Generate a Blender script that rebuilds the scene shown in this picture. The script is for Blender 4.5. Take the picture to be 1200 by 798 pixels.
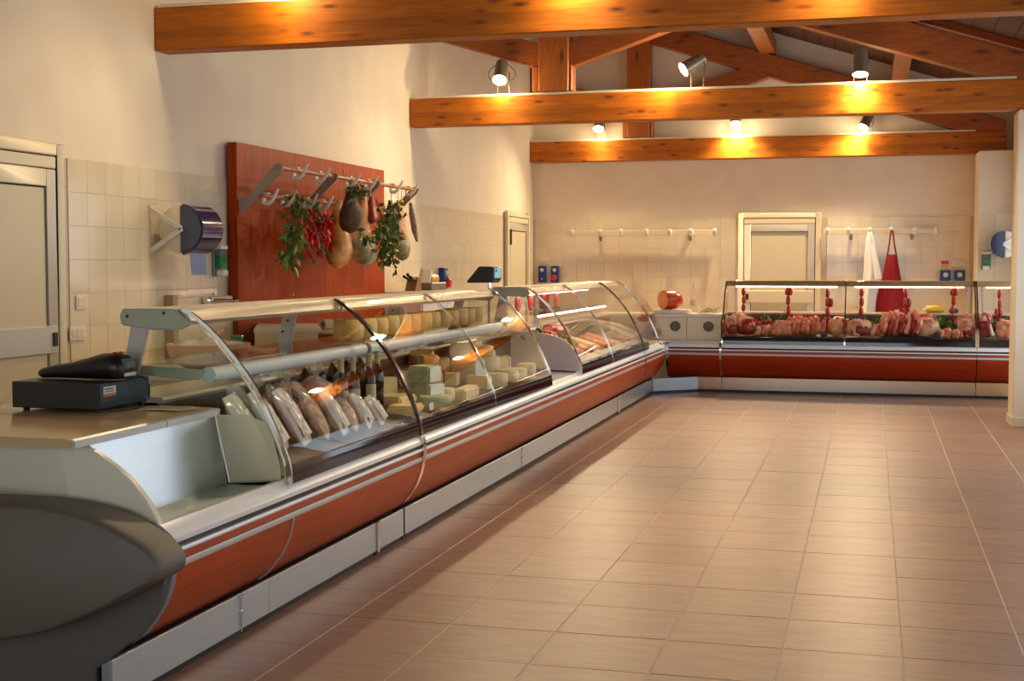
import bpy, bmesh, math, random
from mathutils import Vector, Matrix, noise as mnoise
random.seed(7)
for o in list(bpy.data.objects): bpy.data.objects.remove(o)
SC = bpy.context.scene; COL = SC.collection; R = math.radians
def srgb(r, g, b):
    f = lambda c: (c/12.92 if c <= .04045 else ((c+.055)/1.055)**2.4)
    return (f(r/255), f(g/255), f(b/255), 1)

# ---------------------------------------------------------------- camera
cam = bpy.data.objects.new('camera', bpy.data.cameras.new('camera')); COL.objects.link(cam)
cam.data.sensor_width = 36; cam.data.lens = 46.8; cam.data.clip_start = .05; cam.data.clip_end = 200
cam.location = (0, 0, 1.49); cam.rotation_euler = (R(90-3.265), 0, R(15.1)); SC.camera = cam
# ---------------------------------------------------------------- world, daylight, exposure
W = bpy.data.worlds.new('sky'); SC.world = W; W.use_nodes = True
W.node_tree.nodes['Background'].inputs[0].default_value = (.75, .85, 1, 1)
W.node_tree.nodes['Background'].inputs[1].default_value = 1.0
SC.view_settings.view_transform = 'Standard'; SC.view_settings.look = 'None'
SC.view_settings.gamma = 1; SC.view_settings.use_curve_mapping = False; SC.view_settings.exposure = 0.17
def area(name, loc, rot, sx, sy, power, col):
    l = bpy.data.lights.new(name, 'AREA'); l.shape = 'RECTANGLE'; l.size = sx; l.size_y = sy
    l.energy = power; l.color = col
    o = bpy.data.objects.new(name, l); COL.objects.link(o); o.location = loc; o.rotation_euler = rot
    return o
DAY = (.76, .89, 1.0)
SPOT_POWER = {7.97: 66, 13.0: 128, 17.98: 330}; SPOT_COL = (1, .78, .48); LAMP_GLOW = 60
area('daylight_right_near', (1.72, 4.8, 1.55), (0, R(90), 0), 2.1, 4.8, 15, DAY)
area('daylight_right_far', (1.72, 10.6, 1.55), (0, R(90), 0), 2.1, 3.9, 50, DAY)
area('daylight_right_end', (1.72, 15.45, 1.4), (0, R(90), 0), 2.4, 3.2, 24, DAY)
area('daylight_front', (-1.4, -2.38, 1.5), (R(90), 0, 0), 4.6, 2.4, 72, (.68, .87, 1.0))

# ---------------------------------------------------------------- materials
def nt(name):
    m = bpy.data.materials.new(name); m.use_nodes = True
    return m, m.node_tree.nodes, m.node_tree.links, m.node_tree.nodes['Principled BSDF']
def M(name, c, rough=.5, metal=0, c2=None, ns=8, stretch=(1, 1, 1), bump=0, spec=.5, lo=.35, hi=.65, rnd=0, coat=0, emit=0):
    m, n, l, p = nt(name)
    p.inputs['Base Color'].default_value = c; p.inputs['Roughness'].default_value = rough
    p.inputs['Metallic'].default_value = metal; p.inputs['Specular IOR Level'].default_value = spec
    if coat: p.inputs['Coat Weight'].default_value = coat; p.inputs['Coat Roughness'].default_value = .08
    if emit: p.inputs['Emission Color'].default_value = c; p.inputs['Emission Strength'].default_value = emit
    if c2 or bump:
        tc = n.new('ShaderNodeTexCoord'); mp = n.new('ShaderNodeMapping'); mp.inputs['Scale'].default_value = stretch
        nz = n.new('ShaderNodeTexNoise'); nz.inputs['Scale'].default_value = ns; nz.inputs['Detail'].default_value = 6
        l.new(tc.outputs['Object'], mp.inputs[0])
        if rnd:
            oi = n.new('ShaderNodeObjectInfo'); sc = n.new('ShaderNodeVectorMath'); sc.operation = 'SCALE'
            cx = n.new('ShaderNodeCombineXYZ'); l.new(oi.outputs['Random'], cx.inputs[0]); l.new(oi.outputs['Random'], cx.inputs[1])
            l.new(cx.outputs[0], sc.inputs[0]); sc.inputs['Scale'].default_value = 40
            ad = n.new('ShaderNodeVectorMath'); l.new(mp.outputs[0], ad.inputs[0]); l.new(sc.outputs[0], ad.inputs[1])
            l.new(ad.outputs[0], nz.inputs['Vector'])
        else: l.new(mp.outputs[0], nz.inputs['Vector'])
        if c2:
            rp = n.new('ShaderNodeValToRGB'); rp.color_ramp.elements[0].color = c; rp.color_ramp.elements[1].color = c2
            rp.color_ramp.elements[0].position = lo; rp.color_ramp.elements[1].position = hi
            l.new(nz.outputs['Fac'], rp.inputs[0]); src = rp.outputs[0]
            if rnd:
                hs = n.new('ShaderNodeHueSaturation'); mr = n.new('ShaderNodeMapRange')
                mr.inputs['To Min'].default_value = 1-rnd; mr.inputs['To Max'].default_value = 1+rnd
                l.new(oi.outputs['Random'], mr.inputs['Value']); l.new(mr.outputs[0], hs.inputs['Value'])
                l.new(src, hs.inputs['Color']); src = hs.outputs[0]
            l.new(src, p.inputs['Base Color'])
        if bump:
            b = n.new('ShaderNodeBump'); b.inputs['Strength'].default_value = bump; b.inputs['Distance'].default_value = .01
            l.new(nz.outputs['Fac'], b.inputs['Height']); l.new(b.outputs[0], p.inputs['Normal'])
    return m
def wood(name, c1, c2, stretch, ns=6, rough=.4, knots=None, kc=None, lam=0, coat=0, spec=.5):
    """grain noise stretched along one axis, dark knots, glued lamellas of slightly different tone"""
    m, n, l, p = nt(name)
    p.inputs['Roughness'].default_value = rough; p.inputs['Specular IOR Level'].default_value = spec
    tc = n.new('ShaderNodeTexCoord'); oi = n.new('ShaderNodeObjectInfo')
    cx = n.new('ShaderNodeCombineXYZ'); ml = n.new('ShaderNodeMath'); ml.operation = 'MULTIPLY'; ml.inputs[1].default_value = 17
    l.new(oi.outputs['Random'], ml.inputs[0]); l.new(ml.outputs[0], cx.inputs[0]); l.new(ml.outputs[0], cx.inputs[1])
    ad = n.new('ShaderNodeVectorMath'); l.new(tc.outputs['Object'], ad.inputs[0]); l.new(cx.outputs[0], ad.inputs[1])
    mp = n.new('ShaderNodeMapping'); mp.inputs['Scale'].default_value = stretch; l.new(ad.outputs[0], mp.inputs[0])
    nz = n.new('ShaderNodeTexNoise'); nz.inputs['Scale'].default_value = ns; nz.inputs['Detail'].default_value = 8
    nz.inputs['Distortion'].default_value = .6; l.new(mp.outputs[0], nz.inputs['Vector'])
    rp = n.new('ShaderNodeValToRGB'); rp.color_ramp.elements[0].color = c1; rp.color_ramp.elements[1].color = c2
    rp.color_ramp.elements[0].position = .3; rp.color_ramp.elements[1].position = .7
    l.new(nz.outputs['Fac'], rp.inputs[0]); src = rp.outputs[0]
    if lam:
        sx = n.new('ShaderNodeSeparateXYZ'); l.new(tc.outputs['Object'], sx.inputs[0])
        dv = n.new('ShaderNodeMath'); dv.operation = 'DIVIDE'; dv.inputs[1].default_value = lam; l.new(sx.outputs[2], dv.inputs[0])
        fl = n.new('ShaderNodeMath'); fl.operation = 'FLOOR'; l.new(dv.outputs[0], fl.inputs[0])
        wn = n.new('ShaderNodeTexWhiteNoise'); wn.noise_dimensions = '1D'; l.new(fl.outputs[0], wn.inputs['W'])
        mr = n.new('ShaderNodeMapRange'); mr.inputs['To Min'].default_value = .82; mr.inputs['To Max'].default_value = 1.12
        l.new(wn.outputs['Value'], mr.inputs['Value'])
        hs = n.new('ShaderNodeHueSaturation'); l.new(mr.outputs[0], hs.inputs['Value']); l.new(src, hs.inputs['Color']); src = hs.outputs[0]
    if knots:
        mk = n.new('ShaderNodeMapping'); mk.inputs['Scale'].default_value = knots; l.new(ad.outputs[0], mk.inputs[0])
        vo = n.new('ShaderNodeTexVoronoi'); vo.inputs['Scale'].default_value = 1; l.new(mk.outputs[0], vo.inputs['Vector'])
        kr = n.new('ShaderNodeMapRange'); kr.inputs['From Min'].default_value = .06; kr.inputs['From Max'].default_value = .24
        kr.inputs['To Min'].default_value = .85; kr.inputs['To Max'].default_value = 0; l.new(vo.outputs['Distance'], kr.inputs['Value'])
        mx = n.new('ShaderNodeMixRGB'); l.new(kr.outputs[0], mx.inputs[0]); l.new(src, mx.inputs[1]); mx.inputs[2].default_value = kc; src = mx.outputs[0]
    l.new(src, p.inputs['Base Color'])
    b = n.new('ShaderNodeBump'); b.inputs['Strength'].default_value = .12; b.inputs['Distance'].default_value = .005
    l.new(nz.outputs['Fac'], b.inputs['Height']); l.new(b.outputs[0], p.inputs['Normal'])
    return m
def clear(name, tint=(1, 1, 1, 1), refl=1.0, rough=.0, milk=0, milkc=(.6, .6, .5, 1)):
    """thin clear sheet: straight-through transmission with Fresnel reflection"""
    m, n, l, p = nt(name); out = n['Material Output']; n.remove(p)
    tr = n.new('ShaderNodeBsdfTransparent'); tr.inputs[0].default_value = tint
    gl = n.new('ShaderNodeBsdfGlossy'); gl.inputs['Roughness'].default_value = rough
    lw = n.new('ShaderNodeLayerWeight'); pw = n.new('ShaderNodeMath'); pw.operation = 'POWER'; pw.inputs[1].default_value = 5; l.new(lw.outputs['Facing'], pw.inputs[0])
    mu = n.new('ShaderNodeMath'); mu.operation = 'MULTIPLY_ADD'; mu.inputs[1].default_value = .9*refl; mu.inputs[2].default_value = .035*refl; l.new(pw.outputs[0], mu.inputs[0])
    base = tr.outputs[0]
    if milk:
        di = n.new('ShaderNodeBsdfDiffuse'); di.inputs[0].default_value = milkc
        m2 = n.new('ShaderNodeMixShader'); m2.inputs[0].default_value = milk
        l.new(base, m2.inputs[1]); l.new(di.outputs[0], m2.inputs[2]); base = m2.outputs[0]
    mx = n.new('ShaderNodeMixShader'); l.new(mu.outputs[0], mx.inputs[0]); l.new(base, mx.inputs[1]); l.new(gl.outputs[0], mx.inputs[2])
    l.new(mx.outputs[0], out.inputs[0])
    return m
def glow(name, c, s):
    m, n, l, p = nt(name); out = n['Material Output']; n.remove(p)
    e = n.new('ShaderNodeEmission'); e.inputs[0].default_value = c; e.inputs[1].default_value = s; l.new(e.outputs[0], out.inputs[0]); return m

PLASTER = M('plaster', srgb(232, 216, 190), .85, c2=srgb(226, 209, 182), ns=3, bump=.04)
WTILE = M('wall_tile_glaze', srgb(226, 210, 180), .10, c2=srgb(219, 202, 171), ns=2, rnd=.02)
WGROUT = M('wall_grout', srgb(205, 186, 160), .8)
FTILE = M('floor_tile', srgb(151, 112, 86), .40, c2=srgb(137, 99, 74), ns=3, stretch=(1.2, 7, 1), bump=.05, rnd=.07)
FGROUT = M('floor_grout', srgb(206, 178, 148), .8)
BEAMW = wood('beam_wood', srgb(190, 106, 16), srgb(158, 82, 8), (1, 14, 14), 4, .5, (3.2, 9, 12), srgb(70, 28, 8), .07, spec=.3)
POSTW = wood('post_wood', srgb(180, 98, 22), srgb(146, 74, 12), (14, 14, 1), 4, .45, (9, 9, 2.5), srgb(70, 28, 8))
RAFTW = wood('rafter_wood', srgb(168, 88, 22), srgb(136, 66, 12), (1.5, 14, 10), 4, .45, (2.3, 9, 9), srgb(64, 25, 8))
ROOFW = wood('roof_board', srgb(92, 48, 20), srgb(70, 36, 14), (12, 1, 12), 4, .55, (9, 2, 9), srgb(60, 25, 8))
CHERRY = wood('cherry_board', srgb(176, 70, 16), srgb(146, 50, 8), (9, 9, .7), 4, .5, spec=.1)
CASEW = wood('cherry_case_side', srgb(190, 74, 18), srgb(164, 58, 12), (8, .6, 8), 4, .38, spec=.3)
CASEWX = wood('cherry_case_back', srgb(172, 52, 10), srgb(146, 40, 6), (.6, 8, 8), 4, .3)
ALU = M('brushed_aluminium', (.66, .60, .50, 1), .34, .7)
ALUL = M('satin_aluminium', srgb(196, 192, 184), .4, .35)
STEEL = M('brushed_steel', (.42, .43, .43, 1), .30, 1, c2=(.40, .41, .41, 1), ns=3, stretch=(1, 1, 60))
STEELH = M('brushed_steel_long', (.58, .64, .66, 1), .36, 1, c2=(.55, .61, .63, 1), ns=3, stretch=(60, 1, 60))
STEELK = M('brushed_steel_floor_tint', (.64, .57, .46, 1), .16, 1)  # back kick steel with the floor's golden reflection put into its colour
CHROME = M('chrome', (.8, .78, .75, 1), .08, 1)
BLACKM = M('black_gloss_trim', (.012, .011, .010, 1), .15)
DARKG = M('dark_glass_band', (.012, .011, .013, 1), .06, spec=.6)
PLINTH = M('plinth_black', (.010, .010, .012, 1), .5)
WHITEP = M('white_plastic', srgb(226, 220, 206), .35)
WHITEM = M('white_enamel', srgb(238, 238, 236), .25)
CREAM = M('cream_paint', srgb(220, 204, 172), .4)
CREAMD = M('cream_door_leaf', srgb(206, 192, 160), .45)
DOORGREY = M('door_alu_frame', srgb(196, 186, 168), .35, .2)
GAPD = M('shadow_gap', srgb(72, 60, 48), .8)
GREYP = M('grey_bumper_plastic', srgb(104, 94, 82), .5, bump=.15, ns=400)
GREYS = M('grey_bumper_lower', srgb(98, 88, 78), .55, bump=.15, ns=400)
GREYT = M('grey_trim', srgb(128, 132, 136), .35)
BEIGEP = M('beige_end_panel', srgb(226, 216, 190), .35)
GGREEN = M('grey_green_plate', srgb(178, 180, 156), .3)
GLASS = clear('clear_glass', (.992, .997, .992, 1), .72)
GLASSG = clear('green_end_glass', (.94, .97, .92, 1), .8)
PLEXI = clear('milky_end_glass', (.90, .90, .80, 1), milk=.62, milkc=srgb(246, 236, 198))
SHELFG = clear('shelf_glass', (.95, .98, .95, 1), .7)
FILM = clear('plastic_film', (.96, .95, .92, 1), .9, .12, milk=.22, milkc=(.95, .92, .86, 1))
PET = clear('clear_bottle', (.95, .96, .95, 1), 1, .03, milk=.06, milkc=(.8, .8, .8, 1))
BLACKP = M('black_plastic', (.012, .010, .010, 1), .38)
BLUEBL = M('dark_blue_plastic', srgb(28, 32, 74), .1, coat=.6)
BLUEP = M('blue_plastic', srgb(20, 52, 130), .35)
REDP = M('red_plastic', srgb(200, 24, 22), .3)
GREENP = M('green_liquid', srgb(30, 120, 66), .2)
PAPERB = M('blue_paper', srgb(120, 134, 168), .8)
PAPER = M('white_paper', srgb(226, 220, 206), .7)
CARD = M('cream_card', srgb(216, 200, 160), .7)
PRINT = M('printed_paper', srgb(232, 226, 214), .6, c2=srgb(176, 160, 150), ns=36, stretch=(1, 1, .5), lo=.52, hi=.62)
TAGBLK = M('black_tag', (.02, .018, .016, 1), .5)
TAN = M('warm_worktop', srgb(196, 166, 118), .18)
WORKTOP = M('steel_worktop', srgb(190, 182, 166), .25, .4)
STONE = M('white_slab', srgb(222, 212, 196), .3)
WELL = M('well_steel', (.30, .24, .175, 1), .7, 0, spec=.15)
WELLB = M('well_back', srgb(98, 72, 52), .4, .3)
TUBE = M('pale_lamp_cover', srgb(206, 216, 216), .35)
LITPINK = glow('pink_lamp', (1, .62, .56, 1), 12)
BULB = glow('bulb', (1, .86, .55, 1), LAMP_GLOW)
LAMPB = M('lamp_housing', srgb(150, 142, 120), .4, .5)
CABLE = M('cable_grey', srgb(96, 88, 72), .6)
BLACKC = M('cable_black', (.01, .01, .01, 1), .5)
# food
CHEESEY = M('pale_yellow_cheese', srgb(236, 202, 122), .45, c2=srgb(220, 178, 92), ns=14)
CHEESEP = M('ivory_cheese', srgb(240, 224, 172), .45, c2=srgb(228, 206, 142), ns=10)
CHEESEO = M('golden_rind', srgb(206, 148, 44), .4, c2=srgb(182, 122, 30), ns=9)
CHEESEB = M('blue_green_cheese', srgb(186, 198, 156), .5, c2=srgb(164, 178, 134), ns=16)
CHEESEW = M('white_cheese', srgb(226, 226, 208), .45)
RINDD = M('dark_rind', srgb(112, 92, 66), .6, c2=srgb(80, 64, 46), ns=14)
MEAT = M('red_meat', srgb(176, 34, 20), .32, c2=srgb(206, 92, 66), ns=18, lo=.45, hi=.72, bump=.1)
MEATD = M('dark_red_meat', srgb(118, 22, 18), .3, c2=srgb(146, 40, 30), ns=14)
MEATP = M('pink_meat', srgb(212, 104, 74), .35, c2=srgb(230, 164, 124), ns=16, bump=.1)
MEATO = M('orange_meat', srgb(206, 74, 36), .3, c2=srgb(226, 140, 100), ns=16)
FAT = M('white_fat', srgb(236, 200, 162), .4, c2=srgb(212, 140, 104), ns=12)
SAUS = M('fresh_sausage', srgb(176, 44, 32), .25, c2=srgb(206, 100, 76), ns=40, lo=.5, hi=.75)
HAMO = M('ham_orange', srgb(160, 74, 20), .4, c2=srgb(222, 156, 72), ns=7, bump=.3, lo=.38, hi=.6)
HAMG = M('ham_grey_rind', srgb(196, 182, 134), .55, c2=srgb(134, 108, 64), ns=9, bump=.3, lo=.4, hi=.6)
SPECK = M('pepper_crust', srgb(104, 52, 26), .7, c2=srgb(52, 30, 18), ns=26, bump=.8)
SPECKR = M('cured_red', srgb(170, 46, 18), .4, c2=srgb(120, 30, 14), ns=10)
SALW = M('white_salami', srgb(206, 180, 148), .6, c2=srgb(150, 118, 96), ns=30)
SALG = M('grey_salami', srgb(170, 150, 128), .7, c2=srgb(110, 90, 76), ns=40)
LEAF = M('leaf_green', srgb(66, 98, 34), .45, c2=srgb(110, 128, 46), ns=9, rnd=.0)
LEAFY = M('leaf_light', srgb(146, 146, 56), .45, c2=srgb(96, 116, 42), ns=9)
STEM = M('brown_stem', srgb(92, 70, 40), .7)
CHILI = M('chili_red', srgb(214, 18, 16), .25)
BREAD = M('bread_crust', srgb(178, 104, 44), .6, c2=srgb(210, 150, 84), ns=12, bump=.3)
BISC = M('biscuit', srgb(220, 176, 110), .7, c2=srgb(176, 118, 62), ns=40, bump=.6)
WINEG = M('dark_wine_bottle', srgb(36, 16, 8), .07, coat=.4)
CAPS = M('bottle_capsule', srgb(196, 184, 136), .4)
MORTR = M('mortadella_casing', srgb(184, 52, 14), .3)
MORTF = M('mortadella_face', srgb(216, 128, 62), .45, c2=srgb(226, 150, 92), ns=30)
CLOTHW = M('white_cloth', srgb(226, 224, 220), .9)
CLOTHR = M('red_cloth', srgb(150, 16, 24), .85)
NET = M('white_net', srgb(226, 208, 184), .8)
YELLOW = M('yellow_wrap', srgb(212, 176, 40), .5)
BROWNT = M('brown_tub', srgb(140, 66, 40), .45)
BOWLM = M('rose_glass_bowl', srgb(190, 150, 124), .15)
SCREENM = glow('scale_screen', srgb(150, 196, 200), .9)

# ---------------------------------------------------------------- mesh helpers
OFF = {}
class MB:
    def __init__(s): s.v = []; s.f = []
    def add(s, vs, fs):
        b = len(s.v); s.v += [Vector(v) for v in vs]; s.f += [tuple(i+b for i in f) for f in fs]; return s
    def box(s, x0, x1, y0, y1, z0, z1, m=None):
        vs = [Vector((x, y, z)) for x in (x0, x1) for y in (y0, y1) for z in (z0, z1)]
        if m: vs = [m @ v for v in vs]
        return s.add(vs, [(0, 1, 3, 2), (4, 6, 7, 5), (0, 4, 5, 1), (2, 3, 7, 6), (0, 2, 6, 4), (1, 5, 7, 3)])
    def prism(s, poly, a0, a1, fn):
        """poly of (p,q); fn(a,p,q) -> world"""
        n = len(poly); vs = [fn(a0, *p) for p in poly]+[fn(a1, *p) for p in poly]
        return s.add(vs, [tuple(range(n)), tuple(range(2*n-1, n-1, -1))]+[(i, n+i, n+(i+1) % n, (i+1) % n) for i in range(n)])
    def tube(s, pts, r, n=8, cap=True):
        pts = [Vector(p) for p in pts]; k = len(pts); rr = r if isinstance(r, (list, tuple)) else [r]*k
        up = None; rings = []
        for i, p in enumerate(pts):
            t = (pts[min(i+1, k-1)]-pts[max(i-1, 0)]).normalized()
            if up is None: up = t.orthogonal().normalized()
            else:
                up = up-t*up.dot(t); up = up.normalized() if up.length > 1e-6 else t.orthogonal().normalized()
            w = t.cross(up)
            rings.append([p+(up*math.cos(2*math.pi*j/n)+w*math.sin(2*math.pi*j/n))*rr[i] for j in range(n)])
        vs = [v for g in rings for v in g]
        fs = [(i*n+j, i*n+(j+1) % n, (i+1)*n+(j+1) % n, (i+1)*n+j) for i in range(k-1) for j in range(n)]
        if cap: fs += [tuple(range(n-1, -1, -1)), tuple(range((k-1)*n, k*n))]
        return s.add(vs, fs)
    def lathe(s, prof, c=(0, 0, 0), n=16, m=None):
        c = Vector(c); vs = []; k = len(prof)
        for r, z in prof:
            for j in range(n):
                v = Vector((r*math.cos(2*math.pi*j/n), r*math.sin(2*math.pi*j/n), z)); vs.append((m @ v if m else v)+c)
        fs = [(i*n+j, i*n+(j+1) % n, (i+1)*n+(j+1) % n, (i+1)*n+j) for i in range(k-1) for j in range(n)]
        fs += [tuple(range(n-1, -1, -1)), tuple(range((k-1)*n, k*n))]
        return s.add(vs, fs)
    def blob(s, c, rad, amp=.15, fr=2.0, seed=0, nu=14, nv=9, rot=None, flat=None, power=1):
        c = Vector(c); vs = []; rad = Vector(rad)
        for i in range(nv+1):
            th = math.pi*i/nv
            for j in range(nu):
                ph = 2*math.pi*j/nu
                d = Vector((math.sin(th)*math.cos(ph), math.sin(th)*math.sin(ph), math.cos(th)))
                if power != 1: d = Vector([math.copysign(abs(q)**power, q) for q in d])
                k = 1+amp*mnoise.noise(d*fr+Vector((seed*7.3, seed*3.1, seed)))
                v = Vector((d.x*rad.x, d.y*rad.y, d.z*rad.z))*k
                if flat is not None and v.z < flat*rad.z: v.z = flat*rad.z
                vs.append((rot @ v if rot else v)+c)
        fs = [(i*nu+j, (i+1)*nu+j, (i+1)*nu+(j+1) % nu, i*nu+(j+1) % nu) for i in range(nv) for j in range(nu)]
        return s.add(vs, fs)
    def leaf(s, p, d, L, w, nrm=None):
        p = Vector(p); d = Vector(d).normalized(); u = (nrm or d.orthogonal()); u = u.cross(d).normalized(); h = d.cross(u)*w*.35
        t = .0012*d.cross(u)
        a = [p, p+d*L*.5+u*w-h, p+d*L, p+d*L*.5-u*w-h, p+d*L*.5]
        return s.add(a, [(0, 1, 4), (1, 2, 4), (2, 3, 4), (3, 0, 4)])
def build(name, mb, mat, parent=None, bevel=0, smooth=35, loc=None, seg=1):
    off = OFF.get(parent.name, Vector()) if parent else (Vector(loc) if loc is not None else Vector())
    me = bpy.data.meshes.new(name); me.from_pydata([tuple(v-off) for v in mb.v], [], mb.f)
    bm = bmesh.new(); bm.from_mesh(me)
    bmesh.ops.remove_doubles(bm, verts=bm.verts, dist=1e-6)
    bmesh.ops.recalc_face_normals(bm, faces=bm.faces)
    if bevel:
        es = [e for e in bm.edges if len(e.link_faces) == 2 and e.calc_face_angle(0) > R(30)]
        bmesh.ops.bevel(bm, geom=es, offset=bevel, segments=seg, affect='EDGES', clamp_overlap=True)
    for f in bm.faces: f.smooth = bool(smooth)
    bm.to_mesh(me); bm.free()
    if smooth: me.set_sharp_from_angle(angle=R(smooth))
    me.materials.append(mat)
    o = bpy.data.objects.new(name, me); COL.objects.link(o)
    if parent: o.parent = parent; OFF[o.name] = off
    else: o.location = off; OFF[o.name] = off
    return o
def tag(o, label=None, cat=None, group=None, kind=None):
    if label: o['label'] = label
    if cat: o['category'] = cat
    if group: o['group'] = group
    if kind: o['kind'] = kind
    return o
def thing(name, label, cat, loc=(0, 0, 0), group=None):
    o = bpy.data.objects.new(name, None); COL.objects.link(o); o.location = loc; o.empty_display_size = .05
    OFF[o.name] = Vector(loc); return tag(o, label, cat, group)
def solo(name, mb, mat, label, cat, loc, group=None, **k):
    return tag(build(name, mb, mat, loc=loc, **k), label, cat, group)
def dup(root, loc=None, rotz=None, label=None):
    def cp(o, par):
        c = o.copy(); COL.objects.link(c); OFF[c.name] = OFF.get(o.name, Vector())
        if par: c.parent = par
        for ch in KIDS.get(o.name, []): cp(ch, c)
        return c
    r = cp(root, None)
    if loc is not None: r.location = loc
    if rotz is not None: r.rotation_euler = (0, 0, rotz)
    if label: r['label'] = label
    return r
KIDS = {}
def kids():
    KIDS.clear()
    for o in COL.objects:
        if o.parent: KIDS.setdefault(o.parent.name, []).append(o)
def bx(*a): return MB().box(*a)
def rotm(rx=0, ry=0, rz=0, at=(0, 0, 0)):
    return Matrix.Translation(at) @ Matrix.Rotation(rz, 4, 'Z') @ Matrix.Rotation(ry, 4, 'Y') @ Matrix.Rotation(rx, 4, 'X')
XZ = lambda a, p, q: Vector((p, a, q))      # polygon in x,z extruded along y
YZ = lambda a, p, q: Vector((a, p, q))      # polygon in y,z extruded along x
XY = lambda a, p, q: Vector((p, q, a))
ORD = ['first', 'second', 'third', 'fourth', 'fifth', 'sixth', 'seventh', 'eighth', 'ninth', 'tenth', 'eleventh', 'twelfth', 'thirteenth']

# ================================================================ SETTING
XL, XR, YF, YB = -4.6, 1.75, -2.5, 18.2
zroof = lambda x: 3.155+.32*(1.17-x)+.62 if x > -3.08 else 3.155+.32*(1.17+3.08)+.62-.32*(-3.08-x)
# floor: slab + one object per tile in view, the rest as one stuff part
floor = tag(build('floor', bx(XL, XR, YF, YB, -.12, -.0015), FGROUT), kind='structure')
T = .45; gx, gy = -.316, 5.645
tile = MB().box(-.2222, .2222, -.2228, .2228, -.006, 0)
t0 = build('tile', tile, FTILE, floor, bevel=.001)
FI = []; REST = MB()
for i in range(-10, 6):
    for j in range(-19, 29):
        x, y = gx+T*(i+.5), gy+T*(j+.5)
        if x-.2 < XL or x+.2 > XR or y-.2 < YF or y+.2 > YB: continue
        if x > -2.6 and x < 1.75 and y > 3.9 and y < 15.7: FI.append((x, y))
        else: REST.box(x-.2225, x+.2225, y-.2225, y+.2225, -.006, 0)
for k, (x, y) in enumerate(FI[:300]):
    o = t0 if k == 0 else t0.copy()
    if k: COL.objects.link(o)
    o.location = (x, y, random.uniform(-.0007, .0005)); o.rotation_euler = (random.uniform(-.0012, .0012), random.uniform(-.0012, .0012), 0)
for x, y in FI[300:]: REST.box(x-.2225, x+.2225, y-.2225, y+.2225, -.006, 0)
tag(build('floor_tiles_beyond', REST, FTILE, floor), kind='stuff')
# left wall (plain, tiled to 2.12 m)
wl = tag(build('wall_left', bx(XL-.2, XL, YF, YB, 0, zroof(XL)), PLASTER), kind='structure')
DADO = 2.12
build('tile_bed', bx(XL, XL+.006, YF, YB, 0, DADO-.005), WGROUT, wl)
DOORS_L = [(5.85, 6.84), (16.6, 17.78)]
wt = MB().box(0, .008, -.0993, .0993, -.0993, .0993)
wt0 = build('tile', wt, WTILE, wl, bevel=.0012)
RW = MB(); n = 0
for j in range(104):
    y = YF+.1+.2*j+.04
    if y > YB-.08: break
    for i in range(11):
        z = DADO-.1-.2*i
        if z < .05: continue
        if any(a-.09 < y < b+.09 for a, b in DOORS_L): continue
        vis = (6.8 < y < 8.95 and z > .9) or (12.6 < y < 16.6 and z > 1.25) or (y > 17.8 and z > 1.25)
        if vis and n < 299:
            o = wt0 if n == 0 else wt0.copy()
            if n: COL.objects.link(o)
            o.location = (XL+.005, y, z); o.rotation_euler = (0, random.uniform(-.004, .004), random.uniform(-.004, .004)); n += 1
        else: RW.box(XL+.005, XL+.0125, y-.099, y+.099, z-.099, z+.099)
tag(build('wall_tiles_beyond', RW, WTILE, wl), kind='stuff')
# back wall (gable)
gab = [(XL-.2, 0), (XR+.2, 0), (XR+.2, zroof(XR)), (-3.08, zroof(-3.08)), (XL-.2, zroof(XL))]
wb = tag(build('wall_back', MB().prism(gab, YB, YB+.2, XZ), PLASTER), kind='structure')
build('tile_bed', bx(XL, XR, YB-.006, YB, 0, DADO-.005), WGROUT, wb)
wtb = MB().box(-.0993, .0993, -.008, 0, -.0993, .0993)
wtb0 = build('tile', wtb, WTILE, wb, bevel=.0012); n = 0; RB = MB()
for j in range(31):
    x = XL+.1+.2*j+.02
    for i in range(11):
        z = DADO-.1-.2*i
        if z < .05 or x > 1.3: continue
        if -1.8 < x < -.59: continue
        if z > .85 and n < 299:
            o = wtb0 if n == 0 else wtb0.copy()
            if n: COL.objects.link(o)
            o.location = (x, YB-.005, z); o.rotation_euler = (random.uniform(-.003, .003), 0, random.uniform(-.003, .003)); n += 1
        else: RB.box(x-.099, x+.099, YB-.0125, YB-.005, z-.099, z+.099)
tag(build('wall_tiles_beyond', RB, WTILE, wb), kind='stuff')
# right wall with glazed openings, front wall with shop window (both behind / beside the camera)
def wall_with_openings(name, fixed0, fixed1, a0, a1, top, openings, fn):
    m = MB(); cur = a0
    for (p, q, z0, z1) in openings:
        m.prism([(cur, 0), (p, 0), (p, top), (cur, top)], fixed0, fixed1, fn)
        if z0 > 0: m.prism([(p, 0), (q, 0), (q, z0), (p, z0)], fixed0, fixed1, fn)
        m.prism([(p, z1), (q, z1), (q, top), (p, top)], fixed0, fixed1, fn); cur = q
    m.prism([(cur, 0), (a1, 0), (a1, top), (cur, top)], fixed0, fixed1, fn)
    return tag(build(name, m, PLASTER), kind='structure')
OPR = [(2.3, 7.3, .4, 2.7), (8.55, 12.6, .4, 2.7), (13.8, 17.1, .1, 2.7)]
wall_with_openings('wall_right', XR, XR+.2, YF, YB, zroof(XR), OPR, YZ)
wall_with_openings('wall_front', YF-.2, YF, XL-.2, XR+.2, zroof(XL)+.5, [(-3.8, .95, .25, 2.75)], lambda a, p, q: Vector((p, a, q)))
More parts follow.
